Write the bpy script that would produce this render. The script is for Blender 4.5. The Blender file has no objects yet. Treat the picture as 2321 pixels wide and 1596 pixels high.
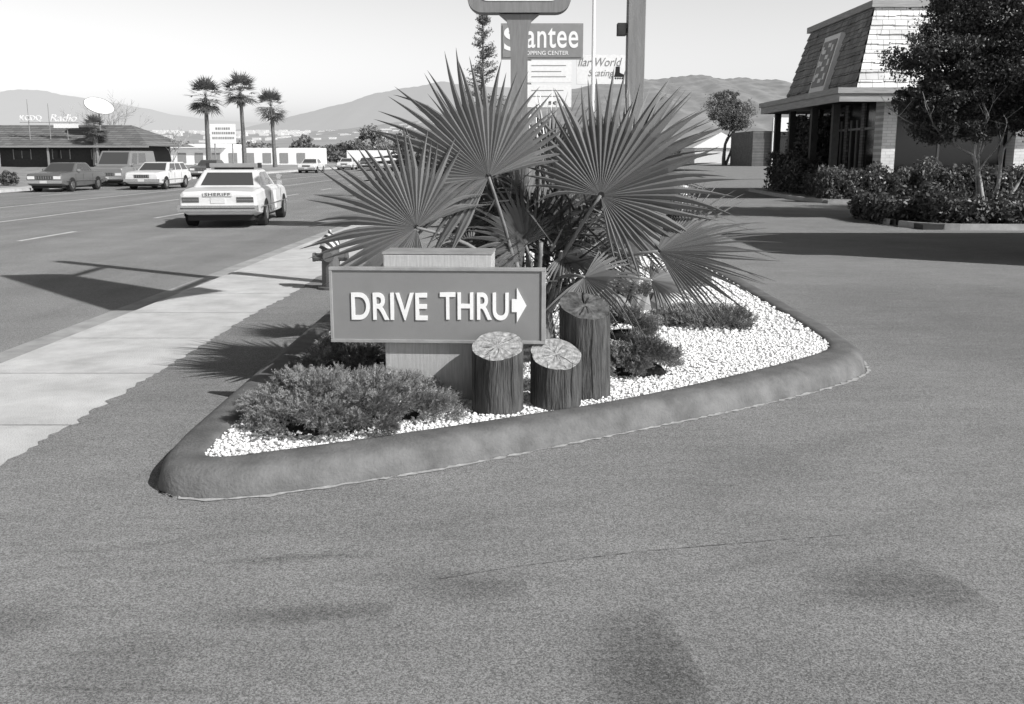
import bpy, math, random
import numpy as np
from mathutils import Vector, Matrix
random.seed(7); rng=np.random.default_rng(7)
scene=bpy.context.scene
D=bpy.data
# ------------------------------------------------------------ materials
def new_mat(name):
    m=D.materials.new(name); m.use_nodes=True
    nt=m.node_tree; b=nt.nodes["Principled BSDF"]
    return m,nt,b
def g3(v): return (v,v,v,1)
def mat(name,c,rough=.7,var=0,scale=5,bump=0,bscale=40,spec=.3,metal=0,detail=5,stretch=None,island=0,haze=0,hazec=.6):
    m,nt,b=new_mat(name); N=nt.nodes; L=nt.links
    b.inputs['Roughness'].default_value=rough
    b.inputs['Specular IOR Level'].default_value=spec
    b.inputs['Metallic'].default_value=metal
    b.inputs['Base Color'].default_value=g3(c)
    tc=N.new('ShaderNodeTexCoord'); vec=tc.outputs['Object']
    if stretch:
        mp=N.new('ShaderNodeMapping'); mp.inputs['Scale'].default_value=stretch
        L.new(vec,mp.inputs['Vector']); vec=mp.outputs[0]
    if var>0:
        no=N.new('ShaderNodeTexNoise'); no.inputs['Scale'].default_value=scale; no.inputs['Detail'].default_value=detail
        no.inputs['Roughness'].default_value=.65
        L.new(vec,no.inputs['Vector'])
        mr=N.new('ShaderNodeMapRange'); mr.inputs['From Min'].default_value=.3; mr.inputs['From Max'].default_value=.7
        mr.inputs['To Min'].default_value=c*(1-var); mr.inputs['To Max'].default_value=c*(1+var)
        L.new(no.outputs['Fac'],mr.inputs['Value']); L.new(mr.outputs[0],b.inputs['Base Color'])
    if island>0:
        ge=N.new('ShaderNodeNewGeometry')
        mr=N.new('ShaderNodeMapRange'); mr.inputs['To Min'].default_value=c*(1-island); mr.inputs['To Max'].default_value=c*(1+island)
        L.new(ge.outputs['Random Per Island'],mr.inputs['Value']); L.new(mr.outputs[0],b.inputs['Base Color'])
    if bump>0:
        n2=N.new('ShaderNodeTexNoise'); n2.inputs['Scale'].default_value=bscale; n2.inputs['Detail'].default_value=4
        L.new(vec,n2.inputs['Vector'])
        bp=N.new('ShaderNodeBump'); bp.inputs['Strength'].default_value=bump; bp.inputs['Distance'].default_value=.02
        L.new(n2.outputs['Fac'],bp.inputs['Height']); L.new(bp.outputs[0],b.inputs['Normal'])
    if haze>0:   # aerial perspective painted onto far terrain as a mixed-in glow
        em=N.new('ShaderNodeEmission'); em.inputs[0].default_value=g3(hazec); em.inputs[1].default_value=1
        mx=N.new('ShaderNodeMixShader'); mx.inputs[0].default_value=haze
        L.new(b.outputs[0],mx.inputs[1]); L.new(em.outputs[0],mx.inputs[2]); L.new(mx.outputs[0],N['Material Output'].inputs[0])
    return m
def leafmat(name,c,island=.5,rough=.5,trans=.25,spec=.4):
    m=mat(name,c,rough,island=island,spec=spec)
    nt=m.node_tree; N=nt.nodes; L=nt.links; b=N['Principled BSDF']; out=N['Material Output']
    t=N.new('ShaderNodeBsdfTranslucent'); t.inputs['Color'].default_value=g3(c*1.2)
    mx=N.new('ShaderNodeMixShader'); mx.inputs[0].default_value=trans
    L.new(b.outputs[0],mx.inputs[1]); L.new(t.outputs[0],mx.inputs[2]); L.new(mx.outputs[0],out.inputs[0])
    return m
def brickmat(name,c1,c2,mortar,axis='x',scale=1.0,bw=.5,rh=.25,ms=.02):
    m,nt,b=new_mat(name); N=nt.nodes; L=nt.links
    tc=N.new('ShaderNodeTexCoord'); sp=N.new('ShaderNodeSeparateXYZ'); cb=N.new('ShaderNodeCombineXYZ')
    L.new(tc.outputs['Object'],sp.inputs[0])
    L.new(sp.outputs['X' if axis=='x' else 'Y'],cb.inputs['X']); L.new(sp.outputs['Z'],cb.inputs['Y'])
    br=N.new('ShaderNodeTexBrick'); L.new(cb.outputs[0],br.inputs['Vector'])
    br.inputs['Color1'].default_value=g3(c1); br.inputs['Color2'].default_value=g3(c2); br.inputs['Mortar'].default_value=g3(mortar)
    br.inputs['Scale'].default_value=scale; br.inputs['Brick Width'].default_value=bw; br.inputs['Row Height'].default_value=rh
    br.inputs['Mortar Size'].default_value=ms
    no=N.new('ShaderNodeTexNoise'); no.inputs['Scale'].default_value=1.3; no.inputs['Detail'].default_value=6; L.new(tc.outputs['Object'],no.inputs['Vector'])
    mr=N.new('ShaderNodeMapRange'); mr.inputs['From Min'].default_value=.3; mr.inputs['From Max'].default_value=.7; mr.inputs['To Min'].default_value=.78; mr.inputs['To Max'].default_value=1.1; L.new(no.outputs['Fac'],mr.inputs['Value'])
    vm=N.new('ShaderNodeVectorMath'); vm.operation='SCALE'; L.new(br.outputs['Color'],vm.inputs[0]); L.new(mr.outputs[0],vm.inputs['Scale'])
    L.new(vm.outputs[0],b.inputs['Base Color']); b.inputs['Roughness'].default_value=.85
    return m

def asphalt_mat(name,c,stains=(),streak=True):
    m,nt,b=new_mat(name); N=nt.nodes; L=nt.links
    b.inputs['Roughness'].default_value=.85; b.inputs['Specular IOR Level'].default_value=.25
    tc=N.new('ShaderNodeTexCoord'); vec=tc.outputs['Object']
    def noise(sc,det=4,ro=.6,v=None,dist=0):
        n=N.new('ShaderNodeTexNoise'); n.inputs['Scale'].default_value=sc; n.inputs['Detail'].default_value=det
        n.inputs['Roughness'].default_value=ro; n.inputs['Distortion'].default_value=dist; L.new(v or vec,n.inputs['Vector']); return n.outputs['Fac']
    def mr(x,a,b_,c_,d,smooth=False):
        n=N.new('ShaderNodeMapRange'); n.inputs['From Min'].default_value=a;n.inputs['From Max'].default_value=b_
        n.inputs['To Min'].default_value=c_;n.inputs['To Max'].default_value=d
        if smooth: n.interpolation_type='SMOOTHSTEP'
        L.new(x,n.inputs['Value']); return n.outputs[0]
    def mul(a,b_):
        n=N.new('ShaderNodeMath'); n.operation='MULTIPLY'; L.new(a,n.inputs[0])
        if isinstance(b_,float): n.inputs[1].default_value=b_
        else: L.new(b_,n.inputs[1])
        return n.outputs[0]
    v1=mr(noise(.7,5,.6),.3,.7,.88,1.12)
    v2=mr(noise(140,2,.8),.38,.62,.50,1.50)
    v4=mr(noise(38,4,.75),.3,.7,.88,1.12)
    tot=mul(mul(v1,v2),v4)
    if streak:
        mp=N.new('ShaderNodeMapping'); mp.inputs['Rotation'].default_value=(0,0,math.radians(-24)); mp.inputs['Scale'].default_value=(1.0,4.0,1)
        L.new(vec,mp.inputs['Vector'])
        tot=mul(tot,mr(noise(1.5,4,.6,mp.outputs[0],1.2),.3,.7,.92,1.08))
        # fine sweep / tyre scuffs, only in patches
        mp=N.new('ShaderNodeMapping'); mp.inputs['Rotation'].default_value=(0,0,math.radians(-30)); mp.inputs['Scale'].default_value=(1.2,16.0,1)
        L.new(vec,mp.inputs['Vector'])
        sc_=mr(noise(1.7,3,.6,mp.outputs[0],.4),.56,.70,0,1)
        pt_=mr(noise(.9,2,.5),.50,.62,0,1)
        tot=mul(tot,mr(mul(sc_,pt_),0,1,1,.78))
    else:
        mp=N.new('ShaderNodeMapping'); mp.inputs['Scale'].default_value=(1.0,.06,1)
        L.new(vec,mp.inputs['Vector'])
        tot=mul(tot,mr(noise(.55,4,.6,mp.outputs[0],.2),.35,.65,.84,1.12))
    if stains:
        nn=N.new('ShaderNodeTexNoise'); nn.inputs['Scale'].default_value=11; nn.inputs['Detail'].default_value=9; nn.inputs['Roughness'].default_value=.8; L.new(vec,nn.inputs['Vector'])
        sb=N.new('ShaderNodeVectorMath'); sb.operation='SUBTRACT'; L.new(nn.outputs['Color'],sb.inputs[0]); sb.inputs[1].default_value=(.5,.5,.5)
        sc=N.new('ShaderNodeVectorMath'); sc.operation='SCALE'; L.new(sb.outputs[0],sc.inputs[0]); sc.inputs['Scale'].default_value=.26
        ad=N.new('ShaderNodeVectorMath'); ad.operation='ADD'; L.new(vec,ad.inputs[0]); L.new(sc.outputs[0],ad.inputs[1])
        n3=N.new('ShaderNodeTexNoise'); n3.inputs['Scale'].default_value=1.6; n3.inputs['Detail'].default_value=2; L.new(vec,n3.inputs['Vector'])
        s3=N.new('ShaderNodeVectorMath'); s3.operation='SUBTRACT'; L.new(n3.outputs['Color'],s3.inputs[0]); s3.inputs[1].default_value=(.5,.5,.5)
        s4=N.new('ShaderNodeVectorMath'); s4.operation='SCALE'; L.new(s3.outputs[0],s4.inputs[0]); s4.inputs['Scale'].default_value=.12
        ad2=N.new('ShaderNodeVectorMath'); ad2.operation='ADD'; L.new(vec,ad2.inputs[0]); L.new(s4.outputs[0],ad2.inputs[1])
        spk=mr(noise(60,3,.8),.35,.6,.35,1.15)
    for (cx,cy,rx,ry,ang,st,cut) in stains:
        mp=N.new('ShaderNodeMapping'); mp.vector_type='TEXTURE'
        mp.inputs['Location'].default_value=(cx,cy,0); mp.inputs['Rotation'].default_value=(0,0,math.radians(ang)); mp.inputs['Scale'].default_value=(rx,ry,1)
        L.new(ad.outputs[0],mp.inputs['Vector'])
        ml=N.new('ShaderNodeVectorMath'); ml.operation='MULTIPLY'; ml.inputs[1].default_value=(1,1,0); L.new(mp.outputs[0],ml.inputs[0])
        ln=N.new('ShaderNodeVectorMath'); ln.operation='LENGTH'; L.new(ml.outputs[0],ln.inputs[0])
        mask=mul(mr(ln.outputs['Value'],.2,1.15,1,0,True),spk)
        if cut:
            nx,ny,off=cut
            dt=N.new('ShaderNodeVectorMath'); dt.operation='DOT_PRODUCT'; dt.inputs[1].default_value=(nx,ny,0); L.new(ad2.outputs[0],dt.inputs[0])
            mask=mul(mask,mr(dt.outputs['Value'],off-.008,off+.008,1,0))
        tot=mul(tot,mr(mask,0,1,1,1-st))
    col=mul(tot,float(c)); L.new(col,b.inputs['Base Color'])
    bp=N.new('ShaderNodeBump'); bp.inputs['Strength'].default_value=.7; bp.inputs['Distance'].default_value=.005
    L.new(noise(140,3,.7),bp.inputs['Height']); L.new(bp.outputs[0],b.inputs['Normal'])
    return m

M={}
M['white']=mat('white_paint',.8,.5,.05,8)
M['offwhite']=mat('offwhite',.6,.6,.1,5)
M['black']=mat('black',.015,.6)
M['dark']=mat('dark',.035,.7,.3,5)
M['glass']=mat('glass_dark',.02,.15,spec=.35)
M['tire']=mat('rubber',.025,.8)
M['chrome']=mat('chrome',.6,.25,metal=.9)
M['grey']=mat('grey_paint',.25,.6,.1,6)
M['concrete']=mat('concrete',.54,.85,.2,2.2,.4,90,detail=10)
M['gutter']=mat('gutter_concrete',.36,.85,.25,3,.3,90,detail=10)
M['curb']=mat('curb_paint',.135,.75,.36,5,.35,60,detail=12)
M['woodv']=mat('pedestal_wood',.42,.7,.2,5,.25,30,stretch=(16,16,1.2))
M['sign']=mat('sign_board_paint',.22,.6,.07,3,.1,200)
M['frame']=mat('sign_frame',.29,.6,.2,9)
M['log']=mat('log_bark',.07,.85,.7,6,.9,14,stretch=(7,7,.7),detail=9)
M['bark']=mat('bark',.14,.85,.4,8,.5,30)
M['palebark']=mat('pale_bark',.38,.85,.35,8,.4,30)
M['stone']=mat('white_gravel',.87,.75,island=.12)
M['leaf']=leafmat('leaf_dark',.08,.6,trans=.12)
M['leaf2']=leafmat('leaf_hedge',.11,.6)
M['juni']=leafmat('juniper_needles',.23,.6,.6,.18)
M['frond']=leafmat('palm_frond',.15,.3,.33,.04,.6)
M['petiole']=mat('palm_petiole',.2,.5,.2,12)
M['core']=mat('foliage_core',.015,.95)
M['flower']=mat('flower_white',.75,.7)

# ------------------------------------------------------------ mesh tools
class MB:
    def __init__(s): s.v=[]; s.f=[]; s.m=[]
    def add(s,vs,fs,m=0):
        o=len(s.v); s.v+= [tuple(p) for p in vs]; s.f+=[tuple(i+o for i in f) for f in fs]; s.m+=[m]*len(fs)
    def box(s,x0,x1,y0,y1,z0,z1,m=0):
        vs=[(x,y,z) for z in(z0,z1) for y in(y0,y1) for x in(x0,x1)]
        s.add(vs,[(0,2,3,1),(4,5,7,6),(0,1,5,4),(2,6,7,3),(0,4,6,2),(1,3,7,5)],m)
    def quad(s,a,b,c,d,m=0): s.add([a,b,c,d],[(0,1,2,3)],m)
    def tube(s,pts,rad,n=8,m=0,cap=True):
        pts=[Vector(p) for p in pts]; rings=[]
        ref=Vector((0,0,1))
        for i,p in enumerate(pts):
            t=(pts[min(i+1,len(pts)-1)]-pts[max(i-1,0)]).normalized()
            r=Vector((1,0,0)) if abs(t.z)>.9 else ref
            a=t.cross(r).normalized(); b=t.cross(a)
            rings.append([p+(a*math.cos(2*math.pi*k/n)+b*math.sin(2*math.pi*k/n))*rad[i] for k in range(n)])
        vs=[q for r in rings for q in r]; fs=[]
        for i in range(len(pts)-1):
            for k in range(n):
                fs.append((i*n+k,i*n+(k+1)%n,(i+1)*n+(k+1)%n,(i+1)*n+k))
        if cap: fs.append(tuple(range(n))[::-1]); fs.append(tuple(len(vs)-n+k for k in range(n)))
        s.add(vs,fs,m)
    def build(s,name,mats,parent=None,smooth=False,loc=(0,0,0),rz=0,bevel=0,fix=True):
        me=D.meshes.new(name); me.from_pydata(s.v,[],s.f)
        for k in mats: me.materials.append(M[k] if isinstance(k,str) else k)
        me.polygons.foreach_set('material_index',s.m)
        if smooth: me.polygons.foreach_set('use_smooth',[True]*len(s.f))
        me.update()
        ob=D.objects.new(name,me); scene.collection.objects.link(ob)
        ob.location=loc; ob.rotation_euler=(0,0,rz)
        if parent: ob.parent=parent
        if fix and len(s.f)<5000:
            import bmesh
            bm=bmesh.new(); bm.from_mesh(me); bmesh.ops.recalc_face_normals(bm,faces=bm.faces); bm.to_mesh(me); bm.free()
        if bevel:
            md=ob.modifiers.new('b','BEVEL'); md.width=bevel; md.segments=2; md.limit_method='ANGLE'
        return ob
def empty(name,loc=(0,0,0),rz=0,parent=None):
    e=D.objects.new(name,None); scene.collection.objects.link(e); e.location=loc; e.rotation_euler=(0,0,rz)
    if parent: e.parent=parent
    return e
def npmesh(name,V,n,mt,parent=None,smooth=False):
    K=V.shape[0]; me=D.meshes.new(name)
    me.vertices.add(K*n); me.vertices.foreach_set('co',V.reshape(-1).astype(np.float32))
    me.loops.add(K*n); me.loops.foreach_set('vertex_index',np.arange(K*n,dtype=np.int32))
    me.polygons.add(K); me.polygons.foreach_set('loop_start',np.arange(0,K*n,n,dtype=np.int32))
    me.materials.append(M[mt] if isinstance(mt,str) else mt)
    me.update(calc_edges=True)
    ob=D.objects.new(name,me); scene.collection.objects.link(ob)
    if parent: ob.parent=parent
    return ob
def unit(a): return a/np.maximum(np.linalg.norm(a,axis=1,keepdims=True),1e-6)
def leaves(P,size,asp=.5,up=0.0):
    K=len(P); a=unit(rng.normal(size=(K,3))); b=unit(np.cross(a,rng.normal(size=(K,3))+np.array([0,0,up])))
    s=(size*(.6+.8*rng.random(K)))[:,None]
    return np.stack([P+a*s,P+b*s*asp,P-a*s*.9,P-b*s*asp],1)
def blob(c,r,n,shell=.45):
    d=unit(rng.normal(size=(n,3))); rad=(shell+(1-shell)*rng.random(n)**.6)
    d2=d*rad[:,None]
    return np.array(c)+d2*np.array(r)
def clumpy(c,r,nclump,nper,cs=.28,shell=.5):
    cc=blob(c,r,nclump,shell); out=[]
    for q in cc:
        k=cs*(.5+1.0*rng.random())*min(r)
        out.append(q+unit(rng.normal(size=(nper,3)))*(rng.random((nper,1))**.45)*k*np.array([1.3,1.3,.8])*(1+.5*(rng.random((nper,1))<.12)))
    return np.concatenate(out)
def text(name,s,w,h,loc,rot,mt,parent=None,offset=0,extrude=.004,spacing=1,shear=0):
    cu=D.curves.new(name,'FONT'); cu.body=s; cu.align_x='LEFT'; cu.offset=offset; cu.extrude=extrude; cu.space_character=spacing; cu.shear=shear
    cu.materials.append(M[mt]); ob=D.objects.new(name,cu); scene.collection.objects.link(ob)
    bpy.context.view_layer.update()
    bb=[Vector(b) for b in ob.bound_box]; x0=min(b.x for b in bb);x1=max(b.x for b in bb);y0=min(b.y for b in bb);y1=max(b.y for b in bb)
    sx=w/(x1-x0); sy=h/(y1-y0); cu.extrude=extrude
    ob.scale=(sx,sy,1)
    R=Matrix.Rotation(rot[2],4,'Z')@Matrix.Rotation(rot[0],4,'X')
    off=R@Vector((-x0*sx,-y0*sy,0))
    ob.rotation_euler=rot; ob.location=Vector(loc)+off
    if parent: ob.parent=parent
    return ob
RX=math.radians(90)
def S(xs,y): return xs+.018*y

# ------------------------------------------------------------ ground, street, sidewalk, driveway
M['dirt']=mat('dry_ground',.32,.95,.25,.25,0)
M['grass']=mat('dry_grass',.27,.95,.4,.8,.5,8)
mb=MB(); mb.quad((-3500,-60,-.118),(3500,-60,-.118),(3500,4500,-.118),(-3500,4500,-.118)); mb.build('ground',['dirt'])
M['street']=asphalt_mat('street_asphalt',.235,streak=False)
mb=MB(); mb.quad((S(-25,-30),-30,-.104),(S(-4.3,-30),-30,-.104),(S(-4.3,900),900,-.104),(S(-25,900),900,-.104)); mb.build('street',['street'])
mb=MB()
mb.quad((S(-4.78,-30),-30,-.100),(S(-4.28,-30),-30,-.100),(S(-4.28,500),500,-.100),(S(-4.78,500),500,-.100)); mb.build('gutter',['gutter'])
mb=MB()
ys=[-30]+[i*1.5 for i in range(0,60)]+[500]
for a,b in zip(ys[:-1],ys[1:]):
    b2=b-.012
    vs=[(S(-4.30,a),a,-.115),(S(-4.27,a),a,-.02),(S(-4.22,a),a,0),(S(-2.6,a),a,0),(S(-4.30,b2),b2,-.115),(S(-4.27,b2),b2,-.02),(S(-4.22,b2),b2,0),(S(-2.6,b2),b2,0)]
    mb.add(vs,[(0,1,5,4),(1,2,6,5),(2,3,7,6)])
mb.quad((S(-4.3,-30),-30,-.012),(S(-2.6,-30),-30,-.012),(S(-2.6,500),500,-.012),(S(-4.3,500),500,-.012))
mb.build('sidewalk',['concrete'])
mb=MB(); mb.box(-26.4,-25,-30,700,-.116,.03); ob=mb.build('far_sidewalk',['concrete']); ob.rotation_euler=(0,0,-.018)
stains=[(.46,3.02,.27,.50,0,.46,(.996,.088,.862)),(1.55,3.62,.46,.26,-10,.42,(.98,.196,2.44)),(-.72,3.39,.50,.09,6,.40,(1,.05,-.27)),(-.12,3.60,.34,.14,10,.30,(1,0,.045)),
 (-.35,3.72,.45,.10,0,.14,None),(-.9,3.9,.40,.05,8,.38,None),(1.4,5.0,.8,.25,30,.12,None),(-1.9,3.3,.35,.28,30,.30,(-.7,.7,3.75)),(2.0,4.4,.9,.18,28,.12,None),(-.2,4.35,.9,.10,20,.10,None),(1.0,2.9,1.2,.4,0,.10,None),
 (5.2,10,3.2,3.8,0,.28,None),(-1.4,4.1,.7,.05,16,.14,None),(1.9,5.6,1.6,.16,32,.12,None),(.9,3.8,.6,.06,24,.14,None),(-1.3,3.0,.35,.3,0,.2,(1,0,-1.12))]
M['asph']=asphalt_mat('driveway_asphalt',.225,stains)
mb=MB(); edge=[]
y=-6.0
while y<70:
    edge.append((S(-2.9,y)+.018*math.sin(y*1.7)+random.uniform(-.022,.022)+random.uniform(0,.03)*(random.random()<.2)+(.05*math.exp(-((y-6.2)/1.2)**2)),y,.004)); y+=.07 if y<20 else 1
right=[(75,p[1],.004) for p in edge]
n=len(edge); mb.add(edge+right,[(i,i+n,i+n+1,i+1) for i in range(n-1)]); mb.build('driveway',['asph'])
mb=MB(); mb.quad((4,70,.0),(150,70,.0),(150,200,.0),(4,200,.0)); mb.build('parking_lot',['asph'])
M['seam']=mat('seam',.12,.9,.3,30); M['lime']=mat('lime_edge',.40,.9,.3,30)
def strip(mb,pts,w,z,jit=0,m=0):
    P=[Vector((p[0],p[1],0)) for p in pts]; L_=[];R_=[]
    for i,p in enumerate(P):
        t=(P[min(i+1,len(P)-1)]-P[max(i-1,0)]).normalized(); nrm=Vector((-t.y,t.x,0))
        ww=w/2*(1+random.uniform(-jit,jit)); o=nrm*random.uniform(-jit,jit)*w*.4
        L_.append((p.x+nrm.x*ww+o.x,p.y+nrm.y*ww+o.y,z)); R_.append((p.x-nrm.x*ww+o.x,p.y-nrm.y*ww+o.y,z))
    k=len(P); mb.add(L_+R_,[(i,i+k,i+k+1,i+1) for i in range(k-1)],m)
def interp(pts,step):
    out=[]
    for a,b in zip(pts[:-1],pts[1:]):
        d=math.dist(a,b); k=max(1,int(d/step))
        out+=[(a[0]+(b[0]-a[0])*i/k,a[1]+(b[1]-a[1])*i/k) for i in range(k)]
    return out+[pts[-1]]
mb=MB(); strip(mb,interp([(-.3,3.68),(.0,3.80),(.54,3.96),(1.1,4.08),(1.65,4.18)],.03),.003,.008,.95)
mb.build('asphalt_seam',['seam'])
mb=MB()
for i in range(-1,22):
    y0=20.7+ i*7.6
    xs=-10.6
    mb.quad((S(xs-.06,y0),y0,-.100),(S(xs+.06,y0),y0,-.100),(S(xs+.06,y0+2.6),y0+2.6,-.100),(S(xs-.06,y0+2.6),y0+2.6,-.100))
for xs in(-14.1,-17.9):
    mb.quad((S(xs-.06,-20),-20,-.100),(S(xs+.06,-20),-20,-.100),(S(xs+.06,500),500,-.100),(S(xs-.06,500),500,-.100))
for i in range(20):
    y0=12+i*8; xs=-21.4
    mb.quad((S(xs-.06,y0),y0,-.100),(S(xs+.06,y0),y0,-.100),(S(xs+.06,y0+3),y0+3,-.100),(S(xs-.06,y0+3),y0+3,-.100))
M['lane']=mat('lane_paint',.6,.7,.3,4)
mb.build('lane_markings',['lane'])
mb=MB()
for i in range(5): 
    mb.quad((5.5,50+i*4,.008),(9.6,50.6+i*4,.008),(9.6,50.75+i*4,.008),(5.5,50.15+i*4,.008))
mb.build('parking_stall_lines',['lane'])

# ------------------------------------------------------------ planter
inner=[(-1.51,4.84),(-1.20,4.99),(-.4,5.42),(.238,5.8),(.617,6.02),(1.31,6.57),(2.11,7.3),(2.5,7.72),(2.62,8.1),(2.66,9.5),(2.68,15.5),(2.3,16),(-1.3,16),(-1.58,15.5),(-1.60,5.35),(-1.6,4.95)]
outer=[(-1.42,4.60),(-1.04,4.76),(-.38,5.10),(.27,5.54),(.72,5.84),(1.52,6.38),(2.34,7.03),(2.76,7.50),(2.86,8.05),(2.90,9.5),(2.92,15.6),(2.4,16.25),(-1.4,16.25),(-1.86,15.7),(-1.88,5.35),(-1.80,4.68)]
def chaikin(P,k):
    for _ in range(k):
        Q=[]
        for i in range(len(P)):
            a=P[i]; b=P[(i+1)%len(P)]
            Q.append((a[0]*.75+b[0]*.25,a[1]*.75+b[1]*.25)); Q.append((a[0]*.25+b[0]*.75,a[1]*.25+b[1]*.75))
        P=Q
    return P
I2=chaikin(inner,3); O2=chaikin(outer,3); n=len(I2)
prof=[(0,-.01),(.04,.05),(.10,.10),(.22,.135),(.40,.15),(.8,.152),(.93,.148),(1.0,.13),(1.01,.10)]
mb=MB(); vs=[]
for (t,z) in prof:
    for i in range(n):
        a=O2[i]; b=I2[i]; wob=.005*math.sin(i*.9)+.003*math.sin(i*2.3+1)
        vs.append((a[0]+(b[0]-a[0])*t+wob*(1-t),a[1]+(b[1]-a[1])*t+wob*(1-t),z))
fs=[]
for r in range(len(prof)-1):
    for i in range(n): fs.append((r*n+i,r*n+(i+1)%n,(r+1)*n+(i+1)%n,(r+1)*n+i))
mb.add(vs,fs); mb.build('planter_curb',['curb'],smooth=True)
M['bed']=mat('gravel_bed',.74,.9,.25,60,1,70)
mb=MB(); mb.add([(p[0],p[1],.122) for p in I2],[tuple(range(n))]); mb.build('planter_bed',['bed'])
mb=MB()
op=[p for p in O2 if p[1]<8.2 and not(p[0]<-1.6 and p[1]>5)]
op=sorted(op,key=lambda p:p[0]*.85+p[1]*.5)
strip(mb,[(p[0]+.012,p[1]-.022) for p in interp(op,.03)],.024,.009,.9); mb.build('curb_base_deposit',['lime'])
poly=np.array(inner)
def inpoly(P):
    x,y=P[:,0],P[:,1]; ins=np.zeros(len(P),bool); j=len(poly)-1
    for i in range(len(poly)):
        xi,yi=poly[i];xj,yj=poly[j]
        c=((yi>y)!=(yj>y))&(x<(xj-xi)*(y-yi)/(yj-yi+1e-9)+xi); ins^=c; j=i
    return ins
def stones(N_,y0,y1,r0,r1):
    P=np.stack([rng.uniform(-1.6,2.7,N_),rng.uniform(y0,y1,N_)],1); P=P[inpoly(P)]; K=len(P)
    base=np.array([[1,0,0],[-1,0,0],[0,1,0],[0,-1,0],[0,0,1],[0,0,-1]],float)
    V=base[None]*rng.uniform(.6,1.3,(K,6,1))+rng.normal(size=(K,6,3))*.18
    V*=rng.uniform(r0,r1,(K,1,1)); V[:,:,2]*=.6
    a=rng.uniform(0,6.28,K); c,s=np.cos(a)[:,None],np.sin(a)[:,None]
    x=V[:,:,0]*c-V[:,:,1]*s; yy=V[:,:,0]*s+V[:,:,1]*c
    V=np.stack([x+P[:,0:1],yy+P[:,1:2],V[:,:,2]+.128+rng.uniform(0,.010,(K,1))],2)
    return V
V=np.concatenate([stones(42000,4.8,8.5,.008,.017),stones(20000,8.5,16,.013,.026)])
K=len(V); me=D.meshes.new('gravel')
tri=np.array([[0,2,4],[2,1,4],[1,3,4],[3,0,4],[2,0,5],[1,2,5],[3,1,5],[0,3,5]])
F=(tri[None]+np.arange(K)[:,None,None]*6).reshape(-1,3)
me.vertices.add(K*6); me.vertices.foreach_set('co',V.reshape(-1).astype(np.float32))
me.loops.add(len(F)*3); me.loops.foreach_set('vertex_index',F.reshape(-1).astype(np.int32))
me.polygons.add(len(F)); me.polygons.foreach_set('loop_start',np.arange(0,len(F)*3,3,dtype=np.int32))
me.materials.append(M['stone']); me.update(calc_edges=True)
ob=D.objects.new('gravel',me); scene.collection.objects.link(ob)

# ------------------------------------------------------------ DRIVE THRU sign
ds=empty('drive_thru_sign',(-.46,6.14,0),math.radians(-3))
mb=MB()
mb.box(-.34,.335,.0,.30,.05,1.045); mb.build('pedestal',['woodv'],ds,bevel=.006)
mb=MB(); mb.box(-.345,.34,-.002,.305,1.048,1.06); mb.build('pedestal_cap',['frame'],ds)
mb=MB(); mb.box(-.66,.66,-.045,-.006,.515,.958); mb.build('board',['sign'],ds,bevel=.003)
mb=MB(); W0,W1,Z0,Z1=-.67,.67,.505,.968
mb.box(W0,W1,-.056,-.002,Z1-.016,Z1+.004); mb.box(W0,W1,-.056,-.002,Z0-.004,Z0+.016); mb.box(W0,W0+.018,-.055,-.003,Z0+.017,Z1-.017); mb.box(W1-.026,W1,-.055,-.003,Z0+.017,Z1-.017)
mb.build('frame',['frame'],ds,bevel=.002)
text('lettering_drive','DRIVE',.475,.172,(-.535,-.050,.643),(RX,0,0),'white',ds,offset=.016,extrude=.003,spacing=1.04)
text('lettering_thru','THRU',.425,.172,(.018,-.050,.648),(RX,0,0),'white',ds,offset=.016,extrude=.003,spacing=1.04)
mb=MB()
def prism(mb,pts,y0,y1,m=0):
    k=len(pts); mb.add([(p[0],y0,p[1]) for p in pts]+[(p[0],y1,p[1]) for p in pts],[tuple(range(k)),tuple(range(k,2*k))[::-1]]+[(i,i+k,(i+1)%k+k,(i+1)%k) for i in range(k)],m)
prism(mb,[(.462,.700),(.493,.700),(.493,.635),(.552,.740),(.493,.850),(.493,.780),(.462,.780)],-.053,-.0453)
mb.build('arrow',['white'],ds)

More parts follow.
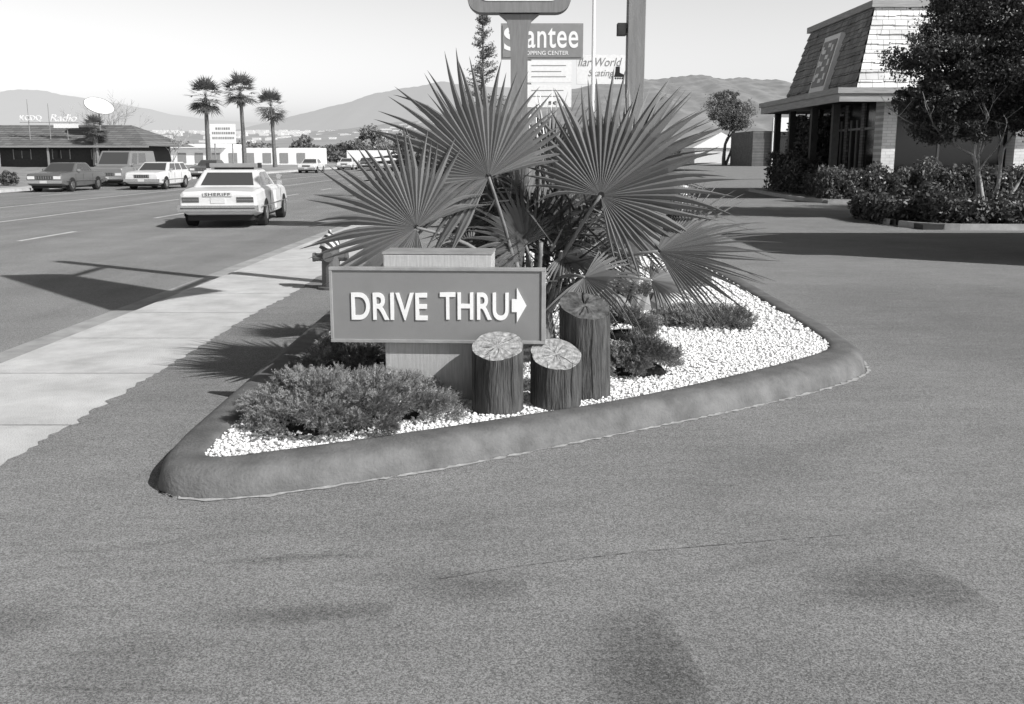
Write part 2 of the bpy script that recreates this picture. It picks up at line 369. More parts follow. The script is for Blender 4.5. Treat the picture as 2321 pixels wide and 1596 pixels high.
# ------------------------------------------------------------ log posts
def endgrain():
    m,nt,b=new_mat('log_end_grain'); N=nt.nodes;L=nt.links
    tc=N.new('ShaderNodeTexCoord'); mp=N.new('ShaderNodeVectorMath'); mp.operation='MULTIPLY'; mp.inputs[1].default_value=(1,1,0); L.new(tc.outputs['Object'],mp.inputs[0])
    nz=N.new('ShaderNodeVectorMath'); nz.operation='NORMALIZE'; L.new(mp.outputs[0],nz.inputs[0])
    mix=N.new('ShaderNodeVectorMath'); mix.operation='MULTIPLY_ADD'; mix.inputs[1].default_value=(7,7,7); L.new(mp.outputs[0],mix.inputs[0]); L.new(nz.outputs[0],mix.inputs[2])
    n=N.new('ShaderNodeTexNoise'); n.inputs['Scale'].default_value=2.0; n.inputs['Detail'].default_value=7; n.inputs['Roughness'].default_value=.7; L.new(mix.outputs[0],n.inputs['Vector'])
    mr=N.new('ShaderNodeMapRange'); mr.inputs['From Min'].default_value=.36; mr.inputs['From Max'].default_value=.60; mr.inputs['To Min'].default_value=.20; mr.inputs['To Max'].default_value=.40
    L.new(n.outputs['Fac'],mr.inputs['Value'])
    n2=N.new('ShaderNodeTexNoise'); n2.inputs['Scale'].default_value=40; n2.inputs['Detail'].default_value=6; L.new(tc.outputs['Object'],n2.inputs['Vector'])
    mr2=N.new('ShaderNodeMapRange'); mr2.inputs['From Min'].default_value=.3; mr2.inputs['From Max'].default_value=.7;mr2.inputs['To Min'].default_value=.55; mr2.inputs['To Max'].default_value=1.35; L.new(n2.outputs['Fac'],mr2.inputs['Value'])
    ln=N.new('ShaderNodeVectorMath'); ln.operation='LENGTH'; L.new(mp.outputs[0],ln.inputs[0])
    sn=N.new('ShaderNodeMath'); sn.operation='MULTIPLY'; sn.inputs[1].default_value=420; L.new(ln.outputs['Value'],sn.inputs[0])
    si=N.new('ShaderNodeMath'); si.operation='SINE'; L.new(sn.outputs[0],si.inputs[0])
    mr3=N.new('ShaderNodeMapRange'); mr3.inputs['From Min'].default_value=-1; mr3.inputs['To Min'].default_value=.88; mr3.inputs['To Max'].default_value=1.06; L.new(si.outputs[0],mr3.inputs['Value'])
    mu=N.new('ShaderNodeMath'); mu.operation='MULTIPLY'; L.new(mr.outputs[0],mu.inputs[0]); L.new(mr2.outputs[0],mu.inputs[1])
    mu2=N.new('ShaderNodeMath'); mu2.operation='MULTIPLY'; L.new(mu.outputs[0],mu2.inputs[0]); L.new(mr3.outputs[0],mu2.inputs[1])
    L.new(mu2.outputs[0],b.inputs['Base Color']); b.inputs['Roughness'].default_value=.85
    return m
M['end']=endgrain(); M['enddark']=mat('weathered_end',.09,.85,.7,14,1,20)
def log(name,x,y,r,h,slx,sly,endm='end',lean=(0,0)):
    mb=MB(); n=40; zs=[0,.15,.35,.55,.75,.9,1.0]; vs=[]
    ph=random.random()*6
    def rr(a): return r*(1+.025*math.sin(2*a+ph)+.018*math.sin(5*a+ph*2)+.01*math.sin(9*a))*(1-.05*(1 if abs((a-4.5-ph*.1)%6.283)<.10 else 0))
    for z in zs:
        for k in range(n):
            a=2*math.pi*k/n; q=rr(a)*(1.0 if z<.99 else .985); px,py=q*math.cos(a),q*math.sin(a)
            top=h+px*slx+py*sly
            zz=z*top
            vs.append((px+lean[0]*zz,py+lean[1]*zz,zz))
    fs=[]
    for i in range(len(zs)-1):
        for k in range(n): fs.append((i*n+k,i*n+(k+1)%n,(i+1)*n+(k+1)%n,(i+1)*n+k))
    mb.add(vs,fs,0)
    b0=len(zs)*n-n; base=vs[b0:]; cx=(lean[0]*h,lean[1]*h,h)
    rings=[base]; 
    for f in(.97,.7,.4,.15):
        rings.append([(cx[0]+(p[0]-cx[0])*f,cx[1]+(p[1]-cx[1])*f,cx[2]+(p[2]-cx[2])*f+.004*random.uniform(-1,1)) for p in base])
    vv=[p for r_ in rings for p in r_]+[cx]; ff=[]
    for i in range(len(rings)-1):
        for k in range(n): ff.append((i*n+k,i*n+(k+1)%n,(i+1)*n+(k+1)%n,(i+1)*n+k))
    l=(len(rings)-1)*n
    for k in range(n): ff.append((l+k,l+(k+1)%n,len(vv)-1))
    mb.add(vv,ff,1)
    for a in (4.3+random.uniform(-.2,.2),5.1+random.uniform(-.2,.2),3.7):
        pts=[(rr(a)*1.001*math.cos(a+.03*math.sin(t*9))+lean[0]*h*t,rr(a)*1.001*math.sin(a+.03*math.sin(t*9))+lean[1]*h*t,h*t*.92+.01) for t in np.linspace(.1,1,9)]
        mb.tube(pts,[.001,.002,.003,.004,.003,.004,.003,.002,.001],5,2)
    for q in range(4 if endm=='end' else 3):
        a=random.uniform(0,6.28); f0=random.uniform(.0,.3); f1=random.uniform(.6,.97); P=[]
        for s_ in np.linspace(f0,f1,6):
            qq=rr(a)*s_; px,py=qq*math.cos(a),qq*math.sin(a); P.append((cx[0]+px,cx[1]+py,h+px*slx+py*sly+.001)); a+=random.uniform(-.05,.05)
        w=.0016 if endm=='end' else .006
        mb.tube(P,[w*.5,w,w,w*.9,w,w*.7],4,2)
    ob=mb.build(name,['log',endm,'black'],loc=(x,y,.11))
    for p in ob.data.polygons: p.use_smooth=(p.material_index==0)
    return ob
log('log_post',-.085,5.88,.160,.415,.03,.36)
log('log_post',.270,6.00,.158,.340,-.05,.42)
log('log_post',.475,6.26,.158,.60,-.12,.42,'enddark',(-.02,.02))
log('tree_stump',2.2,11.75,.17,.20,0,.1,'enddark')

# ------------------------------------------------------------ junipers
def juniper(name,cx,cy,rx,ry,h,n,sz,seed):
    e=empty(name,(0,0,0)); r=np.random.default_rng(seed)
    nt_=max(14,int(130*rx*ry/.29)); tu=r.random(nt_)**.5; ta=r.uniform(0,2*np.pi,nt_)
    wob=lambda a:1+.12*np.sin(a*3+seed)+.07*np.sin(a*7+seed*2)
    tx=tu*np.cos(ta)*rx*wob(ta); ty=tu*np.sin(ta)*ry*wob(ta); tz=.14+h*np.sqrt(np.maximum(0,1-tu**2.4))*r.uniform(.5,1.08,nt_)
    idx=r.integers(0,nt_,n); rad=.07
    off=unit(r.normal(size=(n,3)))*(r.random((n,1))**.4)*np.array([rad,rad,rad*.6])
    P=np.stack([tx[idx],ty[idx],tz[idx]],1)+off; P[:,2]=np.maximum(P[:,2],.135)
    out=np.stack([P[:,0]/rx*.9,P[:,1]/ry*.9,np.full(n,.55)],1)
    dirn=unit(out+off/rad*.8+r.normal(size=(n,3))*.35); P[:,0]+=cx; P[:,1]+=cy
    side=unit(np.cross(dirn,r.normal(size=(n,3)))); L_=sz*(.5+1.0*r.random(n))[:,None]
    T=[np.stack([P-side*L_*.07,P+side*L_*.07,P+dirn*L_],1)]
    for t,s_ in((.0,1),(.12,-1),(.25,1),(.38,-1),(.5,1),(.62,-1),(.74,1)):
        b0=P+dirn*L_*t; s3=unit(side*s_*.8+dirn*.7+r.normal(size=(n,3))*.35)
        T.append(np.stack([b0,b0+dirn*L_*.13,b0+s3*L_*.5*(1.15-t)],1))
    npmesh('foliage',np.concatenate(T),3,'juni',e)
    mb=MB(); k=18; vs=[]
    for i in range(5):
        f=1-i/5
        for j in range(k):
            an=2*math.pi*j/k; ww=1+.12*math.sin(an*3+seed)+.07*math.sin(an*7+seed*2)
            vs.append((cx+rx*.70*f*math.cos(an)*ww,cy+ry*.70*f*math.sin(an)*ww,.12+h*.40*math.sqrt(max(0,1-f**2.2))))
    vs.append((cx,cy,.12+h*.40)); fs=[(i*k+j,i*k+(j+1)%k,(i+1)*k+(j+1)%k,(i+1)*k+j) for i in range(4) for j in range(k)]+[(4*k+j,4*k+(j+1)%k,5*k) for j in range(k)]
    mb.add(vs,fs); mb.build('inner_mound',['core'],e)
    return e
juniper('juniper_shrub',-1.00,5.72,.61,.58,.22,19000,.038,1)
juniper('juniper_shrub',-1.12,7.15,.42,.36,.17,4500,.05,2)
juniper('juniper_shrub',-.62,7.0,.30,.3,.15,2200,.05,5)
juniper('juniper_shrub',.90,6.95,.29,.28,.22,5200,.042,3)
juniper('juniper_shrub',1.78,9.1,.46,.42,.10,3400,.06,4)
juniper('juniper_shrub',.95,8.3,.26,.26,.20,2200,.06,6)
juniper('juniper_shrub',1.2,10.1,.30,.22,.20,1400,.06,8)

# ------------------------------------------------------------ fan palm in planter
fan=empty('fan_palm',(0,0,0))
def petiole(mb,a,b,sag,r0=.02,r1=.011):
    a=Vector(a);b=Vector(b); pts=[]
    for i in range(9):
        t=i/8; p=a.lerp(b,t); p.z+=sag*math.sin(math.pi*t); pts.append(p)
    mb.tube(pts,[r0+(r1-r0)*i/8 for i in range(9)],6)
def fanleaf(idx,hub,U,Nn,R,rngdeg=130,N_=44,droop=.15,cup=.12,split=.55,fold=1.45,grav=.06,edr=.22):
    r=random.Random(idx*13+5)
    U=Vector(U).normalized(); Nn=Vector(Nn); Nn=(Nn-U*Nn.dot(U)).normalized(); Vv=Nn.cross(U); hub=Vector(hub)
    A=math.radians(rngdeg); da=A/N_; mb=MB()
    for i in range(N_):
        a=-A+da*(2*i+1); ed=abs(a)/A
        Ri=R*(1-edr*ed**2)*r.uniform(.91,1.05)
        bend=r.gauss(0,.016); tipd=r.uniform(.5,1.6)
        if r.random()<.12: tipd+=3.5
        st=[(.03,1),(.2,1),(.4,1),(split,1),(split+(1-split)*.3,.72),(split+(1-split)*.6,.42),(.96,.12),(1.0,.01)] if split>.41 else [(.03,1),(.15,1),(.25,1),(split,1),(split+.2,.75),(split+.4,.42),(.96,.12),(1.0,.01)]
        vs=[]
        for (q,wf) in st:
            rad=Ri*q; hw=min(rad,Ri*split)*math.tan(da)*wf
            aa=a+bend*max(0,q-split)*6
            dirv=U*math.cos(aa)+Vv*math.sin(aa); per=Vv*math.cos(aa)-U*math.sin(aa)
            off=-droop*R*q**2*(.35+.65*ed)+ cup*R*q*(0.6)
            c=hub+dirv*rad+Nn*off; c.z-=grav*R*max(0,q-.35)**2*3*tipd
            fh=hw*fold
            vs+= [c-per*hw,c+Nn*fh,c+per*hw]
        fs=[]
        for k in range(len(st)-1):
            b=k*3; fs+=[(b,b+1,b+4,b+3),(b+1,b+2,b+5,b+4)]
        mb.add(vs,fs)
    ob=mb.build('frond_%d'%idx,['frond'],fan,fix=False)
    return ob
crown=Vector((.16,7.42,.42))
LV=[ # hub, U, N, R, range, droop, grav, edr, split
 ((-.16,6.98,1.50),(-.66,.10,.74),(.20,-.92,.25),.93,116,.12,.03,.30,.55),
 ((.62,7.05,1.37),(.66,.10,.70),(-.15,-.94,.22),.98,128,.14,.03,.45,.55),
 ((-.64,6.72,1.17),(-.84,-.05,.42),(.05,-.94,.30),.77,132,.14,.03,.25,.55),
 ((1.00,6.85,1.00),(1.0,-.05,.10),(.05,-.80,.60),.82,72,.10,.04,.12,.45),
 ((.50,6.85,.82),(.55,-.35,-.28),(-.05,-.75,.66),.50,105,.2,.08,.1,.36),
 ((.30,7.85,1.42),(.12,.15,.97),(-.55,-.8,.15),.78,90,.15,.03,.2,.5),
 ((-.28,8.0,1.55),(-.25,.2,.95),(.5,-.8,.2),.70,85,.15,.03,.2,.5),
 ((.92,8.05,1.50),(.30,.2,.93),(-.5,-.8,.3),.82,95,.15,.03,.2,.5),
 ((-.30,7.3,.98),(-.5,.1,-.25),(.1,-.6,.8),.48,110,.3,.12,.2,.4),
 ((.80,7.9,1.05),(.75,.35,-.05),(-.1,-.4,.9),.66,90,.25,.08,.2,.5),
 ((.12,7.75,1.32),(-.05,.3,.95),(.92,-.38,.1),.72,95,.15,.03,.2,.5),
 ((.38,7.3,.92),(.6,-.2,-.20),(.3,-.5,.8),.42,110,.3,.12,.2,.4),
 ((.05,8.1,1.25),(-.5,.35,.78),(.75,-.6,.3),.78,110,.15,.05,.2,.5),
 ((.45,8.2,1.2),(.5,.4,.7),(-.75,-.6,.3),.82,110,.15,.05,.2,.5),
 ((-.05,8.2,1.05),(-.8,.3,.3),(.2,-.8,.6),.72,120,.2,.06,.2,.5),
 ((.20,7.6,1.05),(.1,.2,.9),(-.3,-.8,.2),.62,110,.2,.06,.2,.5),
 ((.55,8.3,.9),(.9,.3,.2),(-.2,-.8,.5),.75,100,.2,.08,.2,.5),
 ((1.05,7.5,.72),(.85,.1,-.1),(.0,-.5,.85),.48,90,.2,.1,.1,.36),
 ((.10,7.3,1.0),(-.5,-.1,.5),(.3,-.8,.5),.55,115,.2,.06,.2,.5),
]
mb=MB()
for i,(hub,U,Nn,R,rg,dr,gv,edr,spl) in enumerate(LV):
    fanleaf(i+1,hub,U,Nn,R,rg,N_=44 if R>.7 else 30,droop=dr,grav=gv,edr=edr,split=spl)
    a=crown+Vector((random.uniform(-.07,.07),random.uniform(-.07,.07),random.uniform(-.15,.1)))
    petiole(mb,a,hub,.05 if i in(0,1,5,6,7) else .13)
for k in range(9):
    an=k*.7; petiole(mb,crown+Vector((.08*math.cos(an),.08*math.sin(an),-.1)),crown+Vector((.26*math.cos(an),.26*math.sin(an),.35+.3*random.random())),.0,.026,.018)
mb.build('petioles',['petiole'],fan,smooth=True)
mb=MB()
mb.tube([(.16,7.42,.05),(.16,7.42,.25),(.16,7.42,.5),(.16,7.42,.72)],[.19,.18,.14,.06],12); mb.build('trunk',['bark'],fan)
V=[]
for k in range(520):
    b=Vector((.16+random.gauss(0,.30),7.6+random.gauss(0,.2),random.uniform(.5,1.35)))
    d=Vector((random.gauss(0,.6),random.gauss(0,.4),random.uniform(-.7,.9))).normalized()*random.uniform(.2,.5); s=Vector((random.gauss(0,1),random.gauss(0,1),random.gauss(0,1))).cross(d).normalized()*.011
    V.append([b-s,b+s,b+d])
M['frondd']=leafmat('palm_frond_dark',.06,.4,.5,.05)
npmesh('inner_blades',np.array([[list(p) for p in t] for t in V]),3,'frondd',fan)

# ------------------------------------------------------------ hydrant
hy=empty('fire_hydrant',(-2.26,12.4,0))
def hydrant_mat():
    m,nt,b=new_mat('hydrant_stripes'); N=nt.nodes;L=nt.links
    tc=N.new('ShaderNodeTexCoord'); w=N.new('ShaderNodeTexWave'); w.wave_type='BANDS'; w.bands_direction='DIAGONAL'; w.inputs['Scale'].default_value=5.5
    L.new(tc.outputs['Object'],w.inputs['Vector']); mr=N.new('ShaderNodeMapRange'); mr.inputs['From Min'].default_value=.45; mr.inputs['From Max'].default_value=.55; mr.inputs['To Min'].default_value=.04; mr.inputs['To Max'].default_value=.65
    L.new(w.outputs['Fac'],mr.inputs['Value']); L.new(mr.outputs[0],b.inputs['Base Color']); return m
M['hyd']=hydrant_mat(); M['hydb']=mat('hydrant_body',.12,.6,.2,8)
mb=MB(); mb.tube([(0,0,0),(0,0,.03),(0,0,.04),(0,0,.5),(0,0,.52)],[.17,.17,.12,.11,.14],16); mb.tube([(-.2,0,.4),(.2,0,.4)],[.05,.05],10); mb.tube([(0,-.19,.42),(0,0,.42)],[.065,.065],10); mb.tube([(-.22,0,.4),(-.19,0,.4)],[.062,.062],6); mb.tube([(.19,0,.4),(.22,0,.4)],[.062,.062],6)
mb.build('barrel',['hydb'],hy,smooth=False)
mb=MB(); mb.tube([(0,0,.521),(0,0,.54),(0,0,.62),(0,0,.68),(0,0,.70)],[.14,.13,.11,.06,.03],16); mb.tube([(0,0,.70),(0,0,.74)],[.02,.02],6); mb.build('bonnet',['hyd'],hy)

# ------------------------------------------------------------ small things
mb=MB(); mb.tube([(2.38,14.2,.1),(2.42,14.2,1.1)],[.02,.02],8,0); mb.tube([(2.42,14.2,1.1),(2.44,14.2,1.28)],[.05,.05],10,0); mb.build('marker_post',['white'])
mb=MB()
for k in range(3):
    cx,cy=(1.05+.22*k,9.75+.1*k); r=random.Random(k)
    vs=[];n=10
    for i,(z,f) in enumerate([(.1,1.0),(.2,.95),(.27,.6)]):
        for j in range(n):
            a=2*math.pi*j/n; q=.13*f*(1+.2*r.uniform(-1,1)); vs.append((cx+q*math.cos(a),cy+q*math.sin(a),z*(1+.1*r.uniform(-1,1))))
    mb.add(vs,[(i*n+j,i*n+(j+1)%n,(i+1)*n+(j+1)%n,(i+1)*n+j) for i in range(2) for j in range(n)]+[tuple(range(2*n,3*n))])
mb.build('rock',['grey'])

# ------------------------------------------------------------ tall signs
ps=empty('timber_post_sign',(1.25,10.5,0))
M['post']=mat('post_grey',.20,.7,.15,4,.2,30,stretch=(6,6,.6))
mb=MB(); mb.box(-.088,.088,-.088,.088,.1,8.3); mb.build('post',['post'],ps,bevel=.006)
mb=MB(); mb.box(-.19,-.10,-.07,.04,2.83,2.95); mb.box(-.10,-.09,-.03,.0,2.86,2.90); mb.build('flood_lamp',['dark'],ps,bevel=.006)
mb=MB()
P=[(-3.2,5.3),(-1.75,4.7),(-1.3,7.6),(-1.9,8.2)]
mb.add([(-.15,p[0],p[1]) for p in P]+[(.15,p[0],p[1]) for p in P],[(0,1,2,3),(7,6,5,4),(0,4,5,1),(1,5,6,2),(2,6,7,3),(3,7,4,0)]); mb.build('unseen_shadow_board',['sign'],ps)  # unseen board, invented to cast the shadow on the street
mb=MB(); mb.box(-.04,.04,-1.8,-.089,5.2,5.3); mb.box(-.04,.04,-1.5,-.089,7.2,7.3); mb.build('shadow_board_arms',['post'],ps)  # added brackets that hold the unseen board
js=empty('restaurant_pole_sign',(.15,22,0))
mb=MB()
prism(mb,[(-.18,0),(.18,0),(.18,3.75),(.20,4.2),(.26,4.42),(.42,4.55),(-.42,4.55),(-.26,4.42),(-.20,4.2),(-.18,3.75)],-.12,.12,0)
mb.build('pole',['post'],js)
def rrect(x0,x1,z0,z1,r,k=8):
    P=[]
    for cx,cz,a0 in((x1-r,z0+r,-90),(x1-r,z1-r,0),(x0+r,z1-r,90),(x0+r,z0+r,180)):
        for i in range(k+1):
            a=math.radians(a0+90*i/k); P.append((cx+r*math.cos(a),cz+r*math.sin(a)))
    return P
mb=MB(); prism(mb,rrect(-1.09,1.09,4.57,6.6,.32),-.22,.22); mb.build('board',['post'],js)
mb=MB(); prism(mb,rrect(-.86,.86,4.80,6.4,.2),-.235,-.222); mb.build('board_outline',['white'],js)
mb=MB(); prism(mb,rrect(-.80,.80,4.86,6.34,.17),-.25,-.237); mb.build('board_face',['dark'],js)
M['pylon']=mat('pylon_grey',.24,.6,.08,2)
py=empty('shopping_center_sign',(1.35,45,0))
mb=MB(); mb.tube([(2.2,.15,0),(2.2,.15,10.5)],[.09,.07],10); mb.tube([(-.6,.15,0),(-.6,.15,7.0)],[.10,.10],10); mb.build('poles',['white'],py)
mb=MB(); mb.box(-1.83,1.73,-.12,.03,5.72,7.22); mb.build('name_board',['grey'],py)
mb=MB(); mb.box(-1.76,1.66,-.15,-.123,5.80,7.14); mb.build('name_face',['pylon'],py)
text('lettering_s','S',.75,1.0,(-1.70,-.155,6.07),(RX,0,0),'white',py,offset=.012,extrude=.01)
text('lettering_antee','antee',2.25,.84,(-.74,-.155,6.19),(RX,0,0),'white',py,offset=.010,extrude=.01,spacing=1.06)
text('lettering_center','SHOPPING CENTER',2.15,.17,(-1.05,-.155,5.90),(RX,0,0),'white',py,offset=.005,extrude=.01)
mb=MB(); mb.box(-.75,1.25,-.1,.03,4.75,5.66); mb.box(-.75,1.25,-.1,.03,3.7,4.66); mb.build('tenant_board',['white'],py)
mb=MB()
for z,w in((5.45,1.5),(5.2,1.3),(4.98,1.5),(4.4,1.4),(4.15,1.2)): mb.box(-.5,-.5+w,-.112,-.103,z,z+.03)
mb.build('tenant_lines',['grey'],py)
text('lettering_sel','sel',.5,.2,(.25,-.112,3.82),(RX,0,0),'dark',py,extrude=.004)
sk=empty('skating_sign',(4.0,46,0))
mb=MB(); mb.box(-1.12,1.05,-.1,.03,4.75,6.0); mb.build('board',['white'],sk)
mb=MB(); mb.tube([(-.4,.1,0),(-.4,.1,4.9)],[.08,.08],10); mb.build('pole',['white'],sk)
text('lettering_world','llar World',1.95,.36,(-1.05,-.11,5.52),(RX,0,0),'grey',sk,extrude=.004,shear=.3,offset=-.002)
text('lettering_skating','Skating',1.15,.38,(-.6,-.11,5.0),(RX,0,0),'grey',sk,extrude=.004,shear=.3,offset=-.002)
mb=MB(); prism(mb,[(.55,5.06),(.98,5.06),(.98,5.16),(.80,5.24),(.80,5.5),(.62,5.5),(.60,5.24)],-.112,-.103)
for dx in(.62,.72,.82,.92): mb.tube([(dx,-.112,5.0),(dx,-.10,5.0)],[.04,.04],8)
mb.build('skate_picture',['black'],sk)

# ------------------------------------------------------------ cars
M['carwhite']=mat('car_white',.62,.3,.06,2,spec=.5); M['cardark']=mat('car_dark',.12,.25,spec=.5); M['carmid']=mat('car_mid',.2,.3,spec=.5)
M['lampred']=mat('tail_lamp',.09,.3); M['lampw']=mat('head_lamp',.7,.2); M['plate']=mat('plate',.6,.5); M['trim']=mat('car_trim',.06,.5)
M['cglass']=mat('car_glass',.07,.06,spec=1.0)
def car(name,x,y,rz,paint,L=5.2,W=1.84,kind='sedan',z=-.104):
    e=empty(name,(x,y,z),rz); h=L/2; w=W/2
    if kind=='van':
        secs=[(-h,.93,.45,1.0),(-h+.05,.97,.36,1.12),(-h+.5,1,.3,1.18),(0,1,.28,1.18),(h-1.1,1,.28,1.16),(h-.5,.98,.3,1.10),(h-.06,.95,.36,1.05),(h,.92,.42,.98)]
        G=dict(b0=-h+.06,b1=h-.95,wb=.97,zb=1.16,r0=-h+.12,r1=h-1.65,wr=.86,zr=1.98)
    else:
        secs=[(-h,.90,.42,.80),(-h+.05,.95,.34,.885),(-h+.5,.985,.28,.93),(-.24*L,1,.24,.96),(0,1,.22,.95),(.2*L,1,.22,.965),(h-.5,.98,.26,.92),(h-.07,.95,.32,.87),(h,.90,.40,.78)]
        G=dict(b0=-.28*L,b1=.21*L,wb=.87,zb=.945,r0=-.16*L,r1=.065*L,wr=.69,zr=1.38)
        if kind=='wagon': G.update(b0=-h+.15,r0=-h+.5)
    mb=MB(); vs=[]; k=14
    for (sx,f,zb,zt) in secs:
        q=w*f; mid=(zb+zt)/2
        half=[(q*.80,zb),(q*.97,zb+.07),(q,mid-.05),(q*.995,mid+.06),(q*.96,zt-.06),(q*.90,zt-.005),(q*.4,zt+.015)]
        ring=half+[(-a,b) for a,b in reversed(half)]
        vs+=[(sx,a,b) for a,b in ring]
    fs=[(i*k+j,i*k+(j+1)%k,(i+1)*k+(j+1)%k,(i+1)*k+j) for i in range(len(secs)-1) for j in range(k)]+[tuple(range(k)),tuple((len(secs)-1)*k+j for j in range(k))]
    mb.add(vs,fs); mb.build('body',[paint],e,bevel=.02)
    mb=MB(); B=[(G['b0'],-w*G['wb']),(G['b1'],-w*G['wb']),(G['b1'],w*G['wb']),(G['b0'],w*G['wb'])]
    T=[(G['r0'],-w*G['wr']),(G['r1'],-w*G['wr']),(G['r1'],w*G['wr']),(G['r0'],w*G['wr'])]
    zb,zr=G['zb'],G['zr']
    b=[Vector((p[0],p[1],zb-.02)) for p in B]; t=[Vector((p[0],p[1],zr)) for p in T]
    mb.add(b+t,[(4,5,6,7),(0,1,5,4),(1,2,6,5),(2,3,7,6),(3,0,4,7)]); mb.build('cabin',[paint],e,bevel=.045)
    mb=MB()
    def win(a,c,u0,u1,v0,v1):
        a0,a1,c0,c1=b[a],b[c],t[a],t[c]
        def P(u,v): return a0.lerp(a1,u).lerp(c0.lerp(c1,u),v)
        nrm=(a1-a0).cross(c0-a0).normalized()
        ctr=(b[0]+b[2])/2; 
        if nrm.dot(P(.5,.5)-Vector((ctr.x,0,1.1)))<0: nrm=-nrm
        pts=[P(u0,v0),P(u1,v0),P(u1,v1),P(u0,v1)]
        o=[p+nrm*.006 for p in pts]; mb.add(o,[(0,1,2,3)])
    if kind=='van':
        win(1,2,.07,.93,.12,.9); win(0,3,.1,.48,.2,.85); win(0,3,.52,.9,.2,.85)
        for s_ in((0,1),(3,2)): win(s_[0],s_[1],.74,.93,.1,.85); win(s_[0],s_[1],.4,.68,.2,.85)
    else:
        win(1,2,.06,.94,.1,.9); win(0,3,.10,.90,.16,.84)
        for s_ in((0,1),(3,2)):
            if kind=='wagon': win(*s_,.05,.3,.12,.86); win(*s_,.34,.6,.12,.86); win(*s_,.63,.9,.12,.86)
            else: win(*s_,.13,.2,.12,.8); win(*s_,.23,.53,.12,.86); win(*s_,.56,.88,.12,.86)
    mb.build('windows',['cglass'],e,fix=False)
    wr=.33 if kind!='van' else .36
    mb=MB()
    for wx in(-h+1.12,h-.98):
        for s_ in(-1,1):
            arc=[(wx+(wr+.07)*math.cos(math.radians(a)),s_*(w+.003),wr-.02+(wr+.05)*math.sin(math.radians(a))) for a in range(-8,189,14)]
            mb.add(arc,[tuple(range(len(arc)))],0)
            mb.tube([(wx,s_*(w-.22),wr),(wx,s_*(w-.02),wr),(wx,s_*(w+.012),wr)],[wr,wr,wr-.03],20,0)
            mb.tube([(wx,s_*(w+.0),wr),(wx,s_*(w+.022),wr)],[wr*.6,wr*.5],16,1)
    mb.box(-h+.25,h-.25,-w*.8,w*.8,.18,.34,0)
    mb.build('wheels',['tire','chrome'],e,fix=False)
    mb=MB()
    mb.box(-h-.10,-h+.04,-w*.97,w*.97,.42,.56,0); mb.box(h-.04,h+.10,-w*.97,w*.97,.42,.56,0)
    mb.box(-h-.105,-h-.1005,-w*.9,w*.9,.475,.505,4); 
    zt=.60
    for s_ in(-1,1):
        mb.box(-h-.012,-h+.01,s_*w*.66-.20,s_*w*.66+.20,zt+.03,zt+.155,2)
        mb.box(-h-.016,-h-.0125,s_*w*.66-.205,s_*w*.66+.205,zt+.085,zt+.095,0)
        mb.box(h-.01,h+.012,s_*w*.68-.17,s_*w*.68+.17,zt+.02,zt+.16,3)
    mb.box(-h-.015,-h+.01,-.17,.17,zt+.01,zt+.15,1)
    mb.box(h-.01,h+.01,-w*.42,w*.42,zt,zt+.17,4)
    for q in range(7): mb.box(h+.0105,h+.018,-w*.4+q*w*.125,-w*.4+q*w*.125+.02,zt+.02,zt+.15,0)
    mb.box(h+.1005,h+.11,-.16,.16,.43,.55,1)
    mb.box(-h+.4,h-.4,w+.001,w+.012,.50,.53,0); mb.box(-h+.4,h-.4,-w-.012,-w-.001,.50,.53,0)
    for s_ in(-1,1):
        mb.box(G['b1']-.35,G['b1']-.25,s_*(w+.02)-.07,s_*(w+.02)+.07,G['zb']+.02,G['zb']+.13,0)
        for dx in(-.8,.25,1.1): mb.box(dx,dx+.012,s_*(w+.0005)-.004,s_*(w+.0005)+.004,.34,.86 if kind!='van' else 1.05,4)
    mb.build('trim',['chrome','plate','lampred','lampw','trim'],e)
    return e
pc=car('police_car',-7.32,26.9,math.radians(90+5),'carwhite',5.35,1.95)
mb=MB(); mb.box(-.45,-.21,-.62,.62,1.43,1.54); mb.build('light_bar',['grey'],pc,bevel=.02)
mb=MB(); mb.box(-.38,-.28,-.5,.5,1.38,1.43); mb.box(-.43,-.23,.62,.70,1.42,1.55); mb.box(-.43,-.23,-.70,-.62,1.42,1.55); mb.build('light_bar_mount',['dark'],pc)
mb=MB(); mb.box(-2.70,-2.678,-.34,.34,.775,.865); mb.build('trunk_plate',['offwhite'],pc)
text('lettering_sheriff','SHERIFF',.60,.068,(-2.704,.30,.786),(RX,0,-RX),'black',pc,offset=.0,extrude=.002,spacing=1.1)
mb=MB(); mb.tube([(1.0,-.93,1.06),(1.0,-.93,1.12)],[.02,.02],6); mb.tube([(.97,-.95,1.18),(1.08,-.95,1.18)],[.07,.08],12); mb.build('spot_lamp',['chrome'],pc)
mb=MB(); mb.box(-.79,.24,-.9785,-.976,.36,.84); mb.build('door_panel',['white'],pc)
car('sedan',-22.2,50.5,math.radians(-91),'cardark',5.0)
car('van',-22.6,59.0,math.radians(-91),'carmid',5.2,2.0,'van')
car('station_wagon',-18.7,53.6,math.radians(-91),'carwhite',5.0,1.84,'wagon')
car('sedan',-23.2,78,math.radians(-91),'cardark',5.0)
car('sedan',-20.0,101,math.radians(-91),'carwhite',5.0)
car('sedan',-19.8,122,math.radians(-91),'carwhite',5.0)
car('sedan',-19.5,136,math.radians(-91),'cardark',5.0)
car('sedan',-16.3,150,math.radians(-91),'carmid',5.0)

